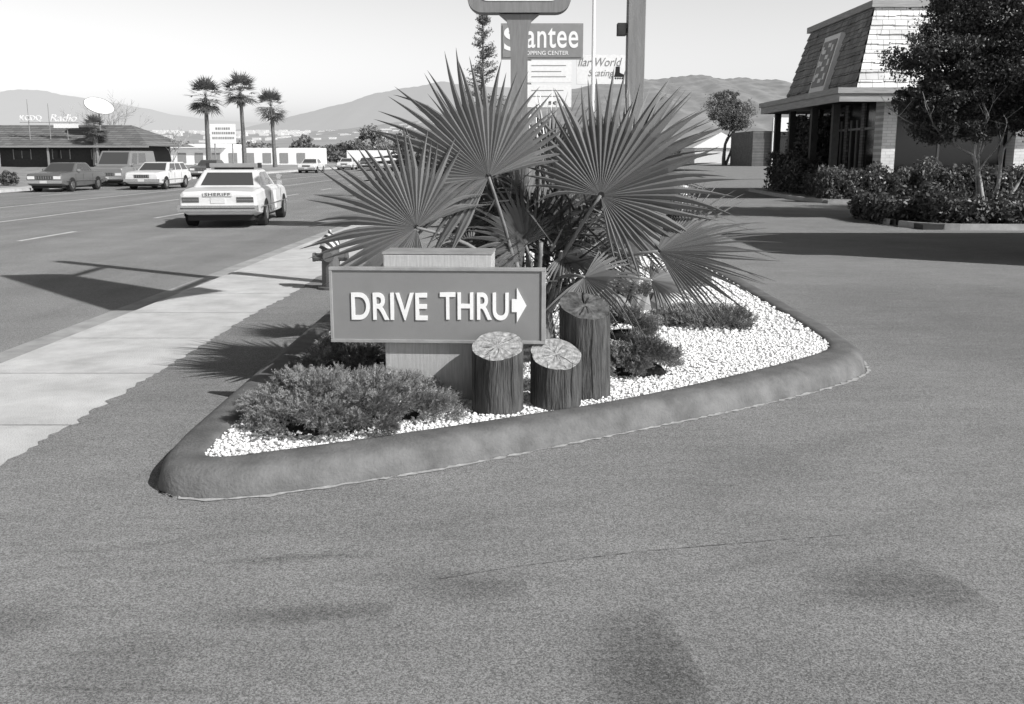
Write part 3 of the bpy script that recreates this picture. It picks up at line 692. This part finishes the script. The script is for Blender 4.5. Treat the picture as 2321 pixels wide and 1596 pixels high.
# ------------------------------------------------------------ restaurant
M['shL']=brickmat('shingle_side_shaded',.22,.32,.07,'y',1,.45,.36,.012); M['shF']=brickmat('shingle_front_sunlit',.62,.82,.26,'x',1,.45,.36,.010)  # same shingles: shade put into the side colour, sunlight into the front
M['brickw']=brickmat('white_brick',.70,.80,.5,'x',1,.32,.11,.008); M['fascia']=mat('fascia_wood',.33,.7,.25,3,.2,20,stretch=(.5,.5,9))
M['brickd']=brickmat('brown_brick',.12,.2,.08,'y',1,.4,.11,.012)
rs=empty('fast_food_restaurant',(0,0,0))
FX,FY=11.55,36.2; EX,EY=30,47.5
mb=MB()
def ring(mb,x0,x1,y0,y1,z0,z1,t,m=0):
    mb.box(x0,x1,y0,y0+t,z0,z1,m); mb.box(x0,x1,y1-t,y1,z0,z1,m); mb.box(x0,x0+t,y0+t+.001,y1-t-.001,z0,z1,m); mb.box(x1-t,x1,y0+t+.001,y1-t-.001,z0,z1,m)
ring(mb,FX,EX,FY,EY,3.50,3.78,.12); ring(mb,FX-.08,EX+.08,FY-.08,EY+.08,3.781,3.98,.2)
mb.build('fascia',['fascia'],rs)
mb=MB(); mb.box(FX+.13,EX-.13,FY+.13,EY-.13,3.62,3.70,0); mb.build('soffit',['dark'],rs)
mb=MB(); mb.quad((FX+.1,FY+.1,3.9),(EX,FY+.1,3.9),(EX,EY,3.9),(FX+.1,EY,3.9)); mb.build('lower_roof',['grey'],rs)
def mans(mb,a,b,c,d,rows,m):
    a,b,c,d=map(Vector,(a,b,c,d)); nrm=(b-a).cross(d-a).normalized()
    for i in range(rows):
        t0=i/rows; t1=(i+1)/rows+.01
        k=int((b-a).length/.45); 
        for q in range(k):
            s0=q/k; s1=(q+1)/k; dz=random.uniform(-.025,.025)/rows*3
            A0=a.lerp(b,s0); A1=a.lerp(b,s1); D0=d.lerp(c,s0); D1=d.lerp(c,s1); o=random.uniform(.045,.075)
            p=[A0.lerp(D0,t0+dz)+nrm*o,A1.lerp(D1,t0+dz)+nrm*o,A1.lerp(D1,t1),A0.lerp(D0,t1)]
            u=[A0.lerp(D0,t0+dz),A1.lerp(D1,t0+dz)]
            mb.add(p+u,[(0,1,2,3),(4,5,1,0)],m)
bx0,bx1,by0,by1=12.45,29,37.2,46.8; tx0,tx1,ty0,ty1=13.25,28.2,38.1,46.0; zb_,zt_=3.91,6.95
mb=MB()
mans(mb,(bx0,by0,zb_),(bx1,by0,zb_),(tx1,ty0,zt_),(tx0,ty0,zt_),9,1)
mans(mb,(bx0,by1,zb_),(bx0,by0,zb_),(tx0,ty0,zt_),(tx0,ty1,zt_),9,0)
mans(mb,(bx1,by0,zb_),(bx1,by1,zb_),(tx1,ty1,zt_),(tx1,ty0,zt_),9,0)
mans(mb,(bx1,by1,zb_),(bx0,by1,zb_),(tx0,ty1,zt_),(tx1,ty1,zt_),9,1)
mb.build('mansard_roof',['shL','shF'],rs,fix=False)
mb=MB(); ring(mb,tx0-.15,tx1+.15,ty0-.15,ty1+.15,zt_-.02,zt_+.22,.3); mb.quad((tx0,ty0,zt_),(tx1,ty0,zt_),(tx1,ty1,zt_),(tx0,ty1,zt_)); mb.build('parapet_trim',['fascia'],rs)
def on_side(y,z,o=0):
    t=(z-zb_)/(zt_-zb_); return (bx0+(tx0-bx0)*t-o,y,z)
mb=MB(); 
def panel(mb,y0,y1,z0,z1,o0,o1,m):
    P=[on_side(y0,z0,o1),on_side(y1,z0,o1),on_side(y1,z1,o1),on_side(y0,z1,o1),on_side(y0,z0,o0),on_side(y1,z0,o0),on_side(y1,z1,o0),on_side(y0,z1,o0)]
    mb.add(P,[(0,1,2,3),(7,6,5,4),(0,4,5,1),(1,5,6,2),(2,6,7,3),(3,7,4,0)],m)
panel(mb,40.6,42.6,4.15,6.35,.0,.22,0); panel(mb,40.78,42.42,4.35,6.15,.221,.25,1)
for q in range(7):
    yy=41.2+.5*(q%2)+.1; zz=4.5+q*.23; panel(mb,yy,yy+.35,zz,zz+.16,.251,.27,0)
for yy in(40.95,42.1):
    for q in range(3): panel(mb,yy,yy+.2,4.6+q*.55,4.85+q*.55,.251,.27,0)
mb.build('roof_ornament_panel',['white','grey'],rs)
WX,WY=13.6,37.9
mb=MB()
mb.box(WX,WX+.5,WY-.5,WY+.35,0,3.6,0); mb.box(WX+4.9,WX+5.8,WY-.5,WY+.35,0,3.6,0); mb.box(WX+10.4,WX+11.3,WY-.5,WY+.35,0,3.6,0)
mb.box(WX+.501,WX+4.899,WY+.05,WY+.3,0,.7,0); mb.box(WX+5.801,WX+10.399,WY+.05,WY+.3,0,.7,0)
mb.build('front_brick_piers',['brickw'],rs)
mb=MB(); mb.box(WX+.51,WX+4.89,WY+.12,WY+.16,.71,3.6,0); mb.box(WX+5.81,WX+10.39,WY+.12,WY+.16,.71,3.6,0)
mb.box(WX+.03,WX+.06,WY+.36,46.5,.5,3.6,0); mb.build('windows',['glass'],rs)
mb=MB()
for yy in (39.3,41.2,43.1,45.0,46.1): mb.box(WX-.06,WX+.02,yy,yy+.35,0,3.6,0)
mb.box(WX-.03,WX+.029,WY+.351,46.5,0,.5,0)
mb.build('side_piers',['brickd'],rs)
mb=MB()
for xx in (WX+2.3,WX+3.7,WX+7.5,WX+9): mb.box(xx,xx+.07,WY+.08,WY+.119,.71,3.6,0)
for yy in (40.2,40.9,42.1,44.1): mb.box(WX-.02,WX+.029,yy,yy+.06,.5,3.0,0)
mb.box(WX-.02,WX+.029,WY+.36,46.5,2.6,2.68,0)
mb.build('mullions',['grey'],rs)
mb=MB(); mb.box(WX+.3,28,WY+.5,46.5,0,3.58,0); mb.build('interior',['dark'],rs)
mb=MB()
for yy in(38.3,41.0,44.2,46.6): mb.box(12.0,12.25,yy-.12,yy+.12,0,3.5,0)
mb.build('canopy_posts',['dark'],rs)

ax=empty('unseen_shadow_building',(0,0,0))  # unseen building, added to cast the shade band across the driveway
mb=MB(); mb.box(9.9,19,13.5,17.6,0,4.75,0); mb.build('walls',['brickd'],ax)
mb=MB(); ring(mb,9.7,19.2,13.3,17.8,4.6,5.05,.25); mb.quad((9.8,13.4,4.9),(19,13.4,4.9),(19,17.7,4.9),(9.8,17.7,4.9)); mb.build('parapet',['fascia'],ax)
mb=MB(); mb.box(9.86,9.899,14.4,15.6,1.1,2.3,0); mb.box(11.5,13.5,13.46,13.499,1,2.4,0); mb.build('windows',['glass'],ax)

# ------------------------------------------------------------ vegetation
def branch(mb,p,d,r,L_,depth,spread=.5,m=0,minr=.006):
    p=Vector(p);d=Vector(d).normalized(); pts=[p];rad=[r]
    k=4
    for i in range(k):
        d=(d+Vector((random.gauss(0,.12),random.gauss(0,.12),random.gauss(.03,.08)))).normalized(); p=p+d*L_/k; pts.append(p); rad.append(r*(1-.45*(i+1)/k))
    mb.tube(pts,rad,6 if depth>1 else 4,m,cap=False)
    if depth>0:
        for j in range(random.choice((2,3,3))):
            nd=(d+Vector((random.gauss(0,spread),random.gauss(0,spread),random.gauss(.05,spread*.6)))).normalized()
            branch(mb,pts[random.choice((3,4,4))],nd,max(r*.55,minr),L_*random.uniform(.6,.85),depth-1,spread,m,minr)
def tree(name,base,stems,crowns,lsz,mt,bark='bark',depth=3):
    e=empty(name,(0,0,0)); mb=MB()
    for (o,d,r,L_) in stems: branch(mb,(base[0]+o[0],base[1]+o[1],base[2]),d,r,L_,depth,.45)
    mb.build('trunk_and_limbs',[bark],e,smooth=True,fix=False)
    P=np.concatenate([clumpy(c,r,nc,npc,cs) for (c,r,nc,npc,cs) in crowns])
    npmesh('foliage',leaves(P,lsz,.45),4,mt,e)
    return e
random.seed(11)
tree('broadleaf_tree',(12.35,26.0,.1),[((-.1,0),(-.10,0,1),.075,1.6),((.12,.1),(.1,.1,1),.065,1.7),((.3,-.1),(.35,-.1,1),.05,1.7),((-.2,.1),(-.35,.1,1),.04,1.4)],
 [((13.3,26.2,5.0),(2.6,2.3,1.7),230,200,.22),((10.9,25.9,4.1),(1.3,1.3,.8),80,190,.32),((10.9,25.9,3.0),(1.15,1.1,.55),60,180,.36),((11.2,26,2.4),(1.1,1.0,.45),52,160,.45),((13.2,26.3,2.75),(1.3,1.2,.5),50,170,.42),((14.0,26,3.4),(1.6,1.7,1.2),90,190,.30),((12.6,26.3,6.6),(1.6,1.6,1.2),90,190,.28),((12.4,26.0,3.7),(1.6,1.6,1.0),100,190,.28),((12.0,26.0,5.2),(1.5,1.6,1.2),90,190,.26)],.045,'leaf','palebark')
tree('broadleaf_tree',(16.6,27.5,.1),[((0,0),(-.1,0,1),.09,2.6),((.2,0),(.2,.1,1),.07,2.4)],[((16.8,27.6,4.6),(2.0,2.0,2.0),120,150,.25)],.055,'leaf','palebark')
def hedge(name,boxes,lsz,mt,dens=520,flowers=0):
    e=empty(name,(0,0,0)); Ps=[]; mb=MB()
    for (x0,x1,y0,y1,z0,z1) in boxes:
        A=(x1-x0)*(y1-y0)+(x1-x0)*(z1-z0)*2+(y1-y0)*(z1-z0)*2; n_=int(A*dens)
        P=rng.random((n_,3)); f=rng.integers(0,5,n_)
        P[f==0,2]=1; P[f==1,1]=0; P[f==2,0]=0; P[f==3,1]=0; P[f==4,0]=1
        P=P*np.array([x1-x0,y1-y0,z1-z0])+np.array([x0,y0,z0])
        bmp=.13*np.sin(P[:,0]*3.1)*np.sin(P[:,1]*2.3+1)+.09*np.sin(P[:,0]*7+P[:,2]*5)+.05*np.sin(P[:,0]*1.3+2)
        P+=rng.normal(size=P.shape)*np.array([.08,.08,.07]); P[:,2]+=bmp*(P[:,2]-z0)/(z1-z0)*1.3; P[:,1]+=bmp*.8
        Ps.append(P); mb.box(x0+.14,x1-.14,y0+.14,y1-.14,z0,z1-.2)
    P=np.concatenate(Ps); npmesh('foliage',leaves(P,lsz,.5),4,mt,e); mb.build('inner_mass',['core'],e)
    if flowers:
        Q=P[rng.integers(0,len(P),flowers)]; Q=Q[Q[:,2]>.9*Q[:,2].max()*.6]; npmesh('flowers',leaves(Q+np.array([0,-.05,.04]),.04,.9),4,'flower',e)
hedge('hedge',[(11.0,14.2,35.3,36.2,.1,1.02),(14.2,19.5,35.0,36.2,.1,1.12),(11.5,12.6,36.9,39.5,.1,1.0)],.065,'leaf2',600,160)
hedge('tall_shrub',[(12.35,13.4,42.5,45.5,.1,3.0),(11.5,12.4,41.0,45.5,.1,1.5)],.075,'leaf',420)
hedge('ground_cover',[(9.1,16,24.2,26.6,.1,.42),(9.8,16,22.7,24.2,.1,.5)],.065,'leaf',520)
M['kerbw']=mat('kerb_light',.36,.8,.2,4)
def kerb(name,pts,w=.15,h=.14):
    mb=MB(); P=[Vector((p[0],p[1],0)) for p in pts]; vs=[]
    n=len(P)
    for i,p in enumerate(P):
        t=(P[min(i+1,n-1)]-P[max(i-1,0)]).normalized(); nr=Vector((-t.y,t.x,0))*w/2
        vs+=[(p.x-nr.x,p.y-nr.y,0),(p.x-nr.x*.8,p.y-nr.y*.8,h),(p.x+nr.x*.8,p.y+nr.y*.8,h),(p.x+nr.x,p.y+nr.y,0)]
    mb.add(vs,[(i*4+j,i*4+j+1,(i+1)*4+j+1,(i+1)*4+j) for i in range(n-1) for j in range(3)]); mb.build(name,['kerbw'])
kerb('island_kerb',chaikin([(9.0,24.0),(9.3,22.6),(10.4,22.2),(25,22.2),(25,27.1),(9.6,27.1)],2)+[])
kerb('building_kerb',[(11.0,47),(10.7,41),(10.6,36.5),(10.9,35.2),(12,34.7),(14,34.5),(30,34.5)])
mb=MB(); mb.box(9.2,25,22.4,27,0,.12); mb.build('island_soil',['dark'])
mb=MB(); mb.box(10.9,30,34.7,36.9,0,.11); mb.box(10.9,13,37.0,47,0,.105); mb.build('bed_soil',['grass'])

e=empty('conifer_tree',(0,0,0)); mb=MB(); mb.tube([(-1.15,40,0),(-1.15,40,4),(-1.1,40,7.3)],[.12,.07,.015],6); Ps=[]
for k in range(120):
    z=random.uniform(1.5,7.1); L_=.12+.62*(7.3-z)/3.2; L_=min(L_,.95); a=random.uniform(0,6.28); tip=Vector((-1.12+L_*math.cos(a),40+L_*math.sin(a),z+.22*L_+random.uniform(0,.15)))
    mb.tube([(-1.12,40,z),tip],[.015,.006],4)
    for t in np.linspace(.2,1,14): 
        for _ in range(4): Ps.append([-1.12+(tip.x+1.12)*t+random.gauss(0,.05),40+(tip.y-40)*t+random.gauss(0,.05),z+(tip.z-z)*t+random.gauss(0,.05)])
mb.build('trunk_and_limbs',['bark'],e,fix=False); M['leaf3']=leafmat('leaf_far',.15,.5); npmesh('foliage',leaves(np.array(Ps),.05,.3),4,'leaf3',e)

def palm(name,x,y,z0,h,cr,tr=.22,n=54):
    e=empty(name,(0,0,0)); mb=MB(); dx=random.uniform(-.25,.25)
    mb.tube([(x,y,z0),(x+dx*.3,y,z0+h*.5),(x+dx,y,z0+h)],[tr*1.3,tr,tr*.85],8); mb.build('trunk',['bark'],e)
    T=[]; c=Vector((x+dx,y,z0+h))
    for k in range(n):
        el=math.radians(random.uniform(-55,85)); az=random.uniform(0,6.28)
        d=Vector((math.cos(el)*math.cos(az),math.cos(el)*math.sin(az),math.sin(el)))
        hub=c+d*cr*.5*random.uniform(.8,1.1); s=d.cross(Vector((0,0,1))); s=s.normalized() if s.length>.1 else Vector((1,0,0)); up=s.cross(d)
        w_=s*.03; T.append([c-w_,c+w_,hub])
        for q in range(13):
            a=math.radians(-90+180*q/12); dd=(d*math.cos(a)+s*math.sin(a)).normalized(); tip=hub+dd*cr*.52*random.uniform(.8,1.15); tip.z-=cr*.12*random.random()
            pw=dd.cross(up).normalized()*cr*.024; mid=hub.lerp(tip,.5)
            T.append([hub,mid+pw,tip]); T.append([hub,tip,mid-pw])
    for k in range(50):
        az=random.uniform(0,6.28); q=c+Vector((math.cos(az)*tr*1.4,math.sin(az)*tr*1.4,-random.uniform(.1,.9)*cr*.5)); tip=q+Vector((math.cos(az)*.15,math.sin(az)*.15,-.5*cr*.5))
        T.append([q+Vector((.05,0,0)),q-Vector((.05,0,0)),tip])
    npmesh('crown',np.array([[list(p) for p in t] for t in T]),3,'leaf3',e)
random.seed(5)
palm('palm_tree',-36.2,121,.2,8.1,2.7,.26); palm('palm_tree',-31.9,121,.2,8.6,2.7,.24); palm('palm_tree',-28.3,121,.2,7.0,2.4,.22)
palm('palm_tree',-42.2,103,.6,3.6,1.7,.3)

random.seed(3)
e=empty('bare_tree',(0,0,0)); mb=MB()
for d in((-.3,0,1),(.25,.1,1),(0,.1,1),(.5,0,.8),(-.5,0,.8)): branch(mb,(-44.5,113,.8),d,.10,2.7,4,.5,0,.014)
mb.build('trunk_and_limbs',['palebark'],e,fix=False)
e=empty('bare_tree',(0,0,0)); mb=MB()
for d in((-.3,0,1),(.25,.1,1),(.5,0,.8)): branch(mb,(-37.5,112,.8),d,.06,1.4,4,.5,0,.012)
mb.build('trunk_and_limbs',['palebark'],e,fix=False)

kb=empty('radio_station_building',(-1.0,0,0)); M['shk']=brickmat('dark_shingles',.13,.2,.06,'x',1,1.0,.22,.02)
mb=MB(); mb.box(-80,-38,104,116,.3,2.75,0); mb.build('walls',['dark'],kb)
mb=MB(); rx0,rx1,ry0,ry1=-82,-35.6,102.4,117.6
A=[(rx0,ry0,2.55),(rx1,ry0,2.55),(rx1,ry1,2.55),(rx0,ry1,2.55),(-78,110,4.8),(-40.0,110,4.8)]
mb.add(A,[(0,1,5,4),(1,2,5),(2,3,4,5),(3,0,4),(0,3,2,1)]); mb.build('hip_roof',['shk'],kb)
mb=MB(); mb.box(rx0,rx1,ry0-.04,ry0+.05,2.38,2.56); mb.build('eave_board',['grey'],kb)
mb=MB()
for xx in range(-78,-38,4): mb.box(xx,xx+1.7,103.93,103.99,1.3,2.1,0)
mb.build('windows',['glass'],kb)
mb=MB()
for xx in range(-78,-38,4): mb.box(xx-.08,xx,103.9,103.995,1.2,2.2,0); mb.box(xx+1.7,xx+1.78,103.9,103.995,1.2,2.2,0); mb.box(xx+.8,xx+.86,103.9,103.929,1.3,2.1,0)
for xx in np.arange(-81,-36,5.0): mb.box(xx,xx+.16,102.6,102.76,.3,2.5,0)
mb.build('window_frames_and_posts',['grey'],kb)
text('lettering_kcdq','KCDQ',2.2,.62,(-49.3,104.5,5.0),(RX,0,0),'white',kb,offset=.0,extrude=.05)
text('lettering_radio','Radio',2.7,.72,(-46.2,104.5,5.0),(RX,0,0),'white',kb,offset=.0,extrude=.05,shear=.25)
mb=MB(); mb.box(-45.9,-43.4,104.4,104.5,4.35,4.75); mb.build('small_sign_board',['white'],kb)
mb=MB(); mb.tube([(-48.5,104.6,3.0),(-48.5,104.6,7.2)],[.05,.03],6); mb.tube([(-46.4,104.6,3.0),(-46.4,104.6,6.8)],[.04,.03],6); mb.tube([(-44.6,104.6,3.0),(-44.6,104.6,4.5)],[.04,.04],6); mb.box(-49.4,-43.4,104.52,104.6,4.88,4.94); mb.build('masts',['grey'],kb)
dh=empty('satellite_dish',(-42.8,106,6.35)); mb=MB(); vs=[];n=28
dn=Vector((.42,-.42,.80)).normalized(); s1=dn.cross(Vector((0,0,1))).normalized(); s2=s1.cross(dn)
for i in range(6):
    r=1.5*i/5+.01
    for k in range(n):
        a=2*math.pi*k/n; vs.append(s1*r*math.cos(a)+s2*r*math.sin(a)+dn*(.16*r*r))
mb.add(vs,[(i*n+k,i*n+(k+1)%n,(i+1)*n+(k+1)%n,(i+1)*n+k) for i in range(5) for k in range(n)]); mb.build('reflector',['white'],dh,fix=False,smooth=True)
mb=MB(); mb.tube([(0,0,-2.2),(0,0,-.1)],[.08,.08],8); mb.tube([dn*.1,dn*1.1],[.03,.03],6)
pr=[s1*1.5*math.cos(2*math.pi*k/24)+s2*1.5*math.sin(2*math.pi*k/24)+dn*.36 for k in range(25)]
mb.tube(pr,[.045]*25,5); mb.build('mount',['grey'],dh)
mb=MB(); gx=40; gy=12; vs=[]
for j in range(gy+1):
    for i in range(gx+1):
        x=-140+i*(-26.6+140)/gx; y=30+j*(118-30)/gy
        t=min(1,max(0,(-27-x)/12))*min(1,max(0,(y-50)/45)); z=-.11+.55*t+.04*math.sin(x*.7+y)*t
        vs.append((S(x,y)+.2,y,z))
mb.add(vs,[(j*(gx+1)+i,j*(gx+1)+i+1,(j+1)*(gx+1)+i+1,(j+1)*(gx+1)+i) for j in range(gy) for i in range(gx)]); mb.build('grass_verge',['grass'],smooth=True)
def bush(name,c,r,nc=25,npc=70,ls=.08,mt='leaf3'):
    P=clumpy(c,r,nc,npc,.35); P[:,2]=np.maximum(P[:,2],c[2]-r[2]); npmesh(name,leaves(P,ls,.5),4,mt)
bush('shrub',(-28.9,58,.35),(.45,.45,.4)); 
bush('shrub',(-38,100,1.1),(2.5,1,.6),40,60,.12); bush('shrub',(-60,100,.9),(9,1,.55),70,60,.12)

bs=empty('roadside_sign',(-32.9,116,0)); mb=MB(); mb.box(-1.45,1.45,-.1,.0,2.9,5.1,0); mb.build('board',['white'],bs)
mb=MB(); mb.tube([(-1,.05,0),(-1,.05,3)],[.07,.07],6); mb.tube([(1,.05,0),(1,.05,3)],[.07,.07],6); mb.build('legs',['grey'],bs)
mb=MB(); r=random.Random(2)
for z,a,b in((4.45,-.8,.8),(3.95,-1.2,1.2),(3.4,-1.2,1.2)):
    x=a
    while x<b: ww=r.uniform(.1,.22); mb.box(x,x+ww,-.115,-.103,z,z+.26); x+=ww+.07
mb.build('faded_lettering',['grey'],bs)

mb=MB(); mb.box(-66,-36,185,197,-.1,2.9,0); mb.box(-62,-52,184,197,2.9,3.6,0); mb.box(-35,-22,215,230,-.1,2.6,0); mb.build('warehouse',['white'])
mb=MB()
for k in range(9): mb.box(-64+k*3.1,-62.5+k*3.1,184.9,184.97,0.2,2.0,0)
mb.build('warehouse_doors',['grey'])
db=empty('donut_shop',(0,0,0)); mb=MB(); mb.box(35.5,50,150,165,-.05,5.1,0); mb.build('walls',['brickd'],db)
mb=MB(); mb.box(38.2,50.4,149.2,149.9,5.0,7.0,0); mb.box(38.2,39.2,149.3,149.9,0,4.99,0); mb.build('fascia',['white'],db)
mb=MB(); mb.box(39.6,49,149.9,149.97,.7,4.4,0); mb.build('windows',['glass'],db)
text('lettering_wilmas',"Wilma's",4.2,.75,(40.6,149.15,6.0),(RX,0,0),'dark',db,offset=.02,extrude=.02)
text('lettering_donuts',"Donuts",2.2,.4,(41.2,149.15,5.35),(RX,0,0),'dark',db,extrude=.02)
sh=empty('gabled_shed',(0,0,0)); mb=MB(); mb.box(36,46,200,215,0,3.0,0); mb.build('walls',['offwhite'],sh)
mb=MB(); mb.add([(35.5,199.5,3),(46.5,199.5,3),(46.5,215,3),(35.5,215,3),(41,199.5,6),(41,215,6)],[(0,1,4),(1,2,5,4),(2,3,5),(3,0,4,5)]); mb.build('roof',['white'],sh)
tree('eucalyptus_tree',(34.5,165,0),[((0,0),(0,0,1),.35,4.5),((.3,0),(.3,0,1),.25,4)],[((34.0,165,9.0),(2.6,2.6,2.4),50,110,.35),((37,165,8.0),(2.0,2,2.0),40,110,.35),((35,165,11.0),(1.8,1.8,1.0),20,90,.4),((35.5,165,6.6),(2.6,2,1.2),36,100,.4)],.14,'leaf3')
Ps=[]
for k in range(150):
    y=random.uniform(230,420); u=random.uniform(-.36,.30); x=u*y
    if -.03<u<.06 : continue
    h=random.uniform(1.6,4.2)*(1.0+ (y-230)/250); w=h*random.uniform(.5,1.3)
    Ps.append(clumpy((x,y,h*.55),(w,w,h*.5),14,32,.45))
for (px,y,h,w) in((-.2073,200,5.2,1.6),(-.14,230,7,3.0),(-.105,190,5.5,2.2),(-.175,260,4,3),(-.095,160,4.6,1.4)):
    Ps.append(clumpy((px*y,y,h*.55),(w,w,h*.5),24,50,.45))
M['leaf4']=leafmat('leaf_distant',.2,.4)
npmesh('distant_trees',leaves(np.concatenate(Ps),.42,.6),4,'leaf4')

# ------------------------------------------------------------ hills
def hill(name,prof,y0,y1,mt,seed,nz=26,rough=.05,sub=8,fl=1):
    r=np.random.default_rng(seed); mb=MB()
    us=[];hs=[]
    for (a,b) in zip(prof[:-1],prof[1:]):
        for q in range(sub): t=q/sub; us.append(a[0]+(b[0]-a[0])*t); hs.append(a[1]+(b[1]-a[1])*t)
    us.append(prof[-1][0]); hs.append(prof[-1][1]); n=len(us); ph=r.uniform(0,6,8)
    vs=[]
    for j in range(nz+1):
        t=j/nz; y=y0+(y1-y0)*t
        for i in range(n):
            x=us[i]*y1; xx=us[i]*22
            H=hs[i]*y1*(1+rough*.25*math.sin(xx*3+ph[0])+rough*.2*math.sin(xx*8.1+ph[1])+rough*.08*math.sin(xx*31+ph[5])+rough*.05*r.uniform(-1,1)*(j==nz))
            s=t
            z=H*s+ fl*H*rough*4*t*(1-t)*(math.sin(xx*4+t*3+ph[2])+.5*math.sin(xx*9+ph[3]+t*5)+.35*math.sin(xx*17+ph[4]-t*6))*.4
            vs.append((x,y,max(z,-.5) if j else -1))
    for i in range(n): vs.append((us[i]*y1,y1*1.25,-5))
    mb.add(vs,[(j*n+i,j*n+i+1,(j+1)*n+i+1,(j+1)*n+i) for j in range(nz+1) for i in range(n-1)]); mb.build(name,[mt],smooth=True,fix=False)
def e_(px,py): return ((px-1160.5)/2300,(352-py)/2290)
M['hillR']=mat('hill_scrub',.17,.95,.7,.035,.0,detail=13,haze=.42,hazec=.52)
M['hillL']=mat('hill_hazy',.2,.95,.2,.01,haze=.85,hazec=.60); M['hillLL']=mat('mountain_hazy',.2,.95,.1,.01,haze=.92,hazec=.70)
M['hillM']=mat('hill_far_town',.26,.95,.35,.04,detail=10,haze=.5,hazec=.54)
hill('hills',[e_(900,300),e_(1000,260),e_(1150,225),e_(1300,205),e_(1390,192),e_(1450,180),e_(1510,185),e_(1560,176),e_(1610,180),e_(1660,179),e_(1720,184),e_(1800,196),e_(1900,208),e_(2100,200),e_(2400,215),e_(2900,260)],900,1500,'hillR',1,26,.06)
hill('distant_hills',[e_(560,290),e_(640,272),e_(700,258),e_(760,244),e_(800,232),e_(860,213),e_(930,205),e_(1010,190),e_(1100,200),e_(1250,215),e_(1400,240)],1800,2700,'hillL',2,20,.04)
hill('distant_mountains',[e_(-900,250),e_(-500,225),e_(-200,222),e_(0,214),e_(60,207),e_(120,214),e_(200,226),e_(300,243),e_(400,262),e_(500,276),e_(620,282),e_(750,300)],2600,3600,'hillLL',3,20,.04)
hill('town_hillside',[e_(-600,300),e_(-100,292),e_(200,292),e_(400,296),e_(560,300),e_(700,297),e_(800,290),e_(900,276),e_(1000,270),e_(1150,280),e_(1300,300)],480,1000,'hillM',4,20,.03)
mb=MB(); r=random.Random(9)
for k in range(260):
    px=r.uniform(380,1000); t=r.uniform(.35,.97) if r.random()<.5 else r.uniform(.85,.99)
    top=(352-(298 if px<780 else 298-(px-780)*.11))/2290*1000; y=480+520*t; z=top*t+.5; x=(px-1160.5)/2300*1000
    w=r.uniform(3,8); mb.box(x,x+w,y-10,y-4,z-3,z+r.uniform(.6,2.0),0)
mb.build('distant_houses',['offwhite'])

# ------------------------------------------------------------ light, sky, camera
sd=Vector((-1,.70,-.95)).normalized()
su=D.lights.new('sun','SUN'); su.energy=5.0; su.angle=math.radians(.5); su.color=(1,.995,.985)
so=D.objects.new('sun',su); scene.collection.objects.link(so); so.rotation_euler=sd.to_track_quat('-Z','Y').to_euler()
w=D.worlds.new('World'); scene.world=w; w.use_nodes=True; nt=w.node_tree; bg=nt.nodes['Background']; L=nt.links
sky=nt.nodes.new('ShaderNodeTexSky'); sky.sky_type='NISHITA'; sky.sun_disc=False
sky.sun_elevation=math.asin(-sd.z); sky.sun_rotation=math.atan2(-sd.x,-sd.y); sky.dust_density=2.5; sky.air_density=1.0
sp=nt.nodes.new('ShaderNodeSeparateColor'); L.new(sky.outputs[0],sp.inputs[0])
# valley haze: brighter low sky
tc=nt.nodes.new('ShaderNodeTexCoord'); sx=nt.nodes.new('ShaderNodeSeparateXYZ'); L.new(tc.outputs['Generated'],sx.inputs[0])
mr=nt.nodes.new('ShaderNodeMapRange'); mr.interpolation_type='SMOOTHSTEP'; mr.inputs['From Min'].default_value=.17; mr.inputs['From Max'].default_value=.38; mr.inputs['To Min'].default_value=3.0; mr.inputs['To Max'].default_value=.55
L.new(sx.outputs['Z'],mr.inputs['Value'])
mu=nt.nodes.new('ShaderNodeMath'); mu.operation='MULTIPLY'; L.new(sp.outputs['Red'],mu.inputs[0]); L.new(mr.outputs[0],mu.inputs[1])
L.new(mu.outputs[0],bg.inputs['Color']); bg.inputs['Strength'].default_value=.10
cam=D.cameras.new('camera'); co=D.objects.new('camera',cam); scene.collection.objects.link(co)
co.location=(0,0,1.65); co.rotation_euler=(math.radians(90-11.2),0,0); cam.lens=35; cam.sensor_width=36; cam.clip_end=9000; cam.clip_start=.05
scene.camera=co
scene.view_settings.view_transform='Standard'; scene.view_settings.look='None'; scene.view_settings.exposure=0
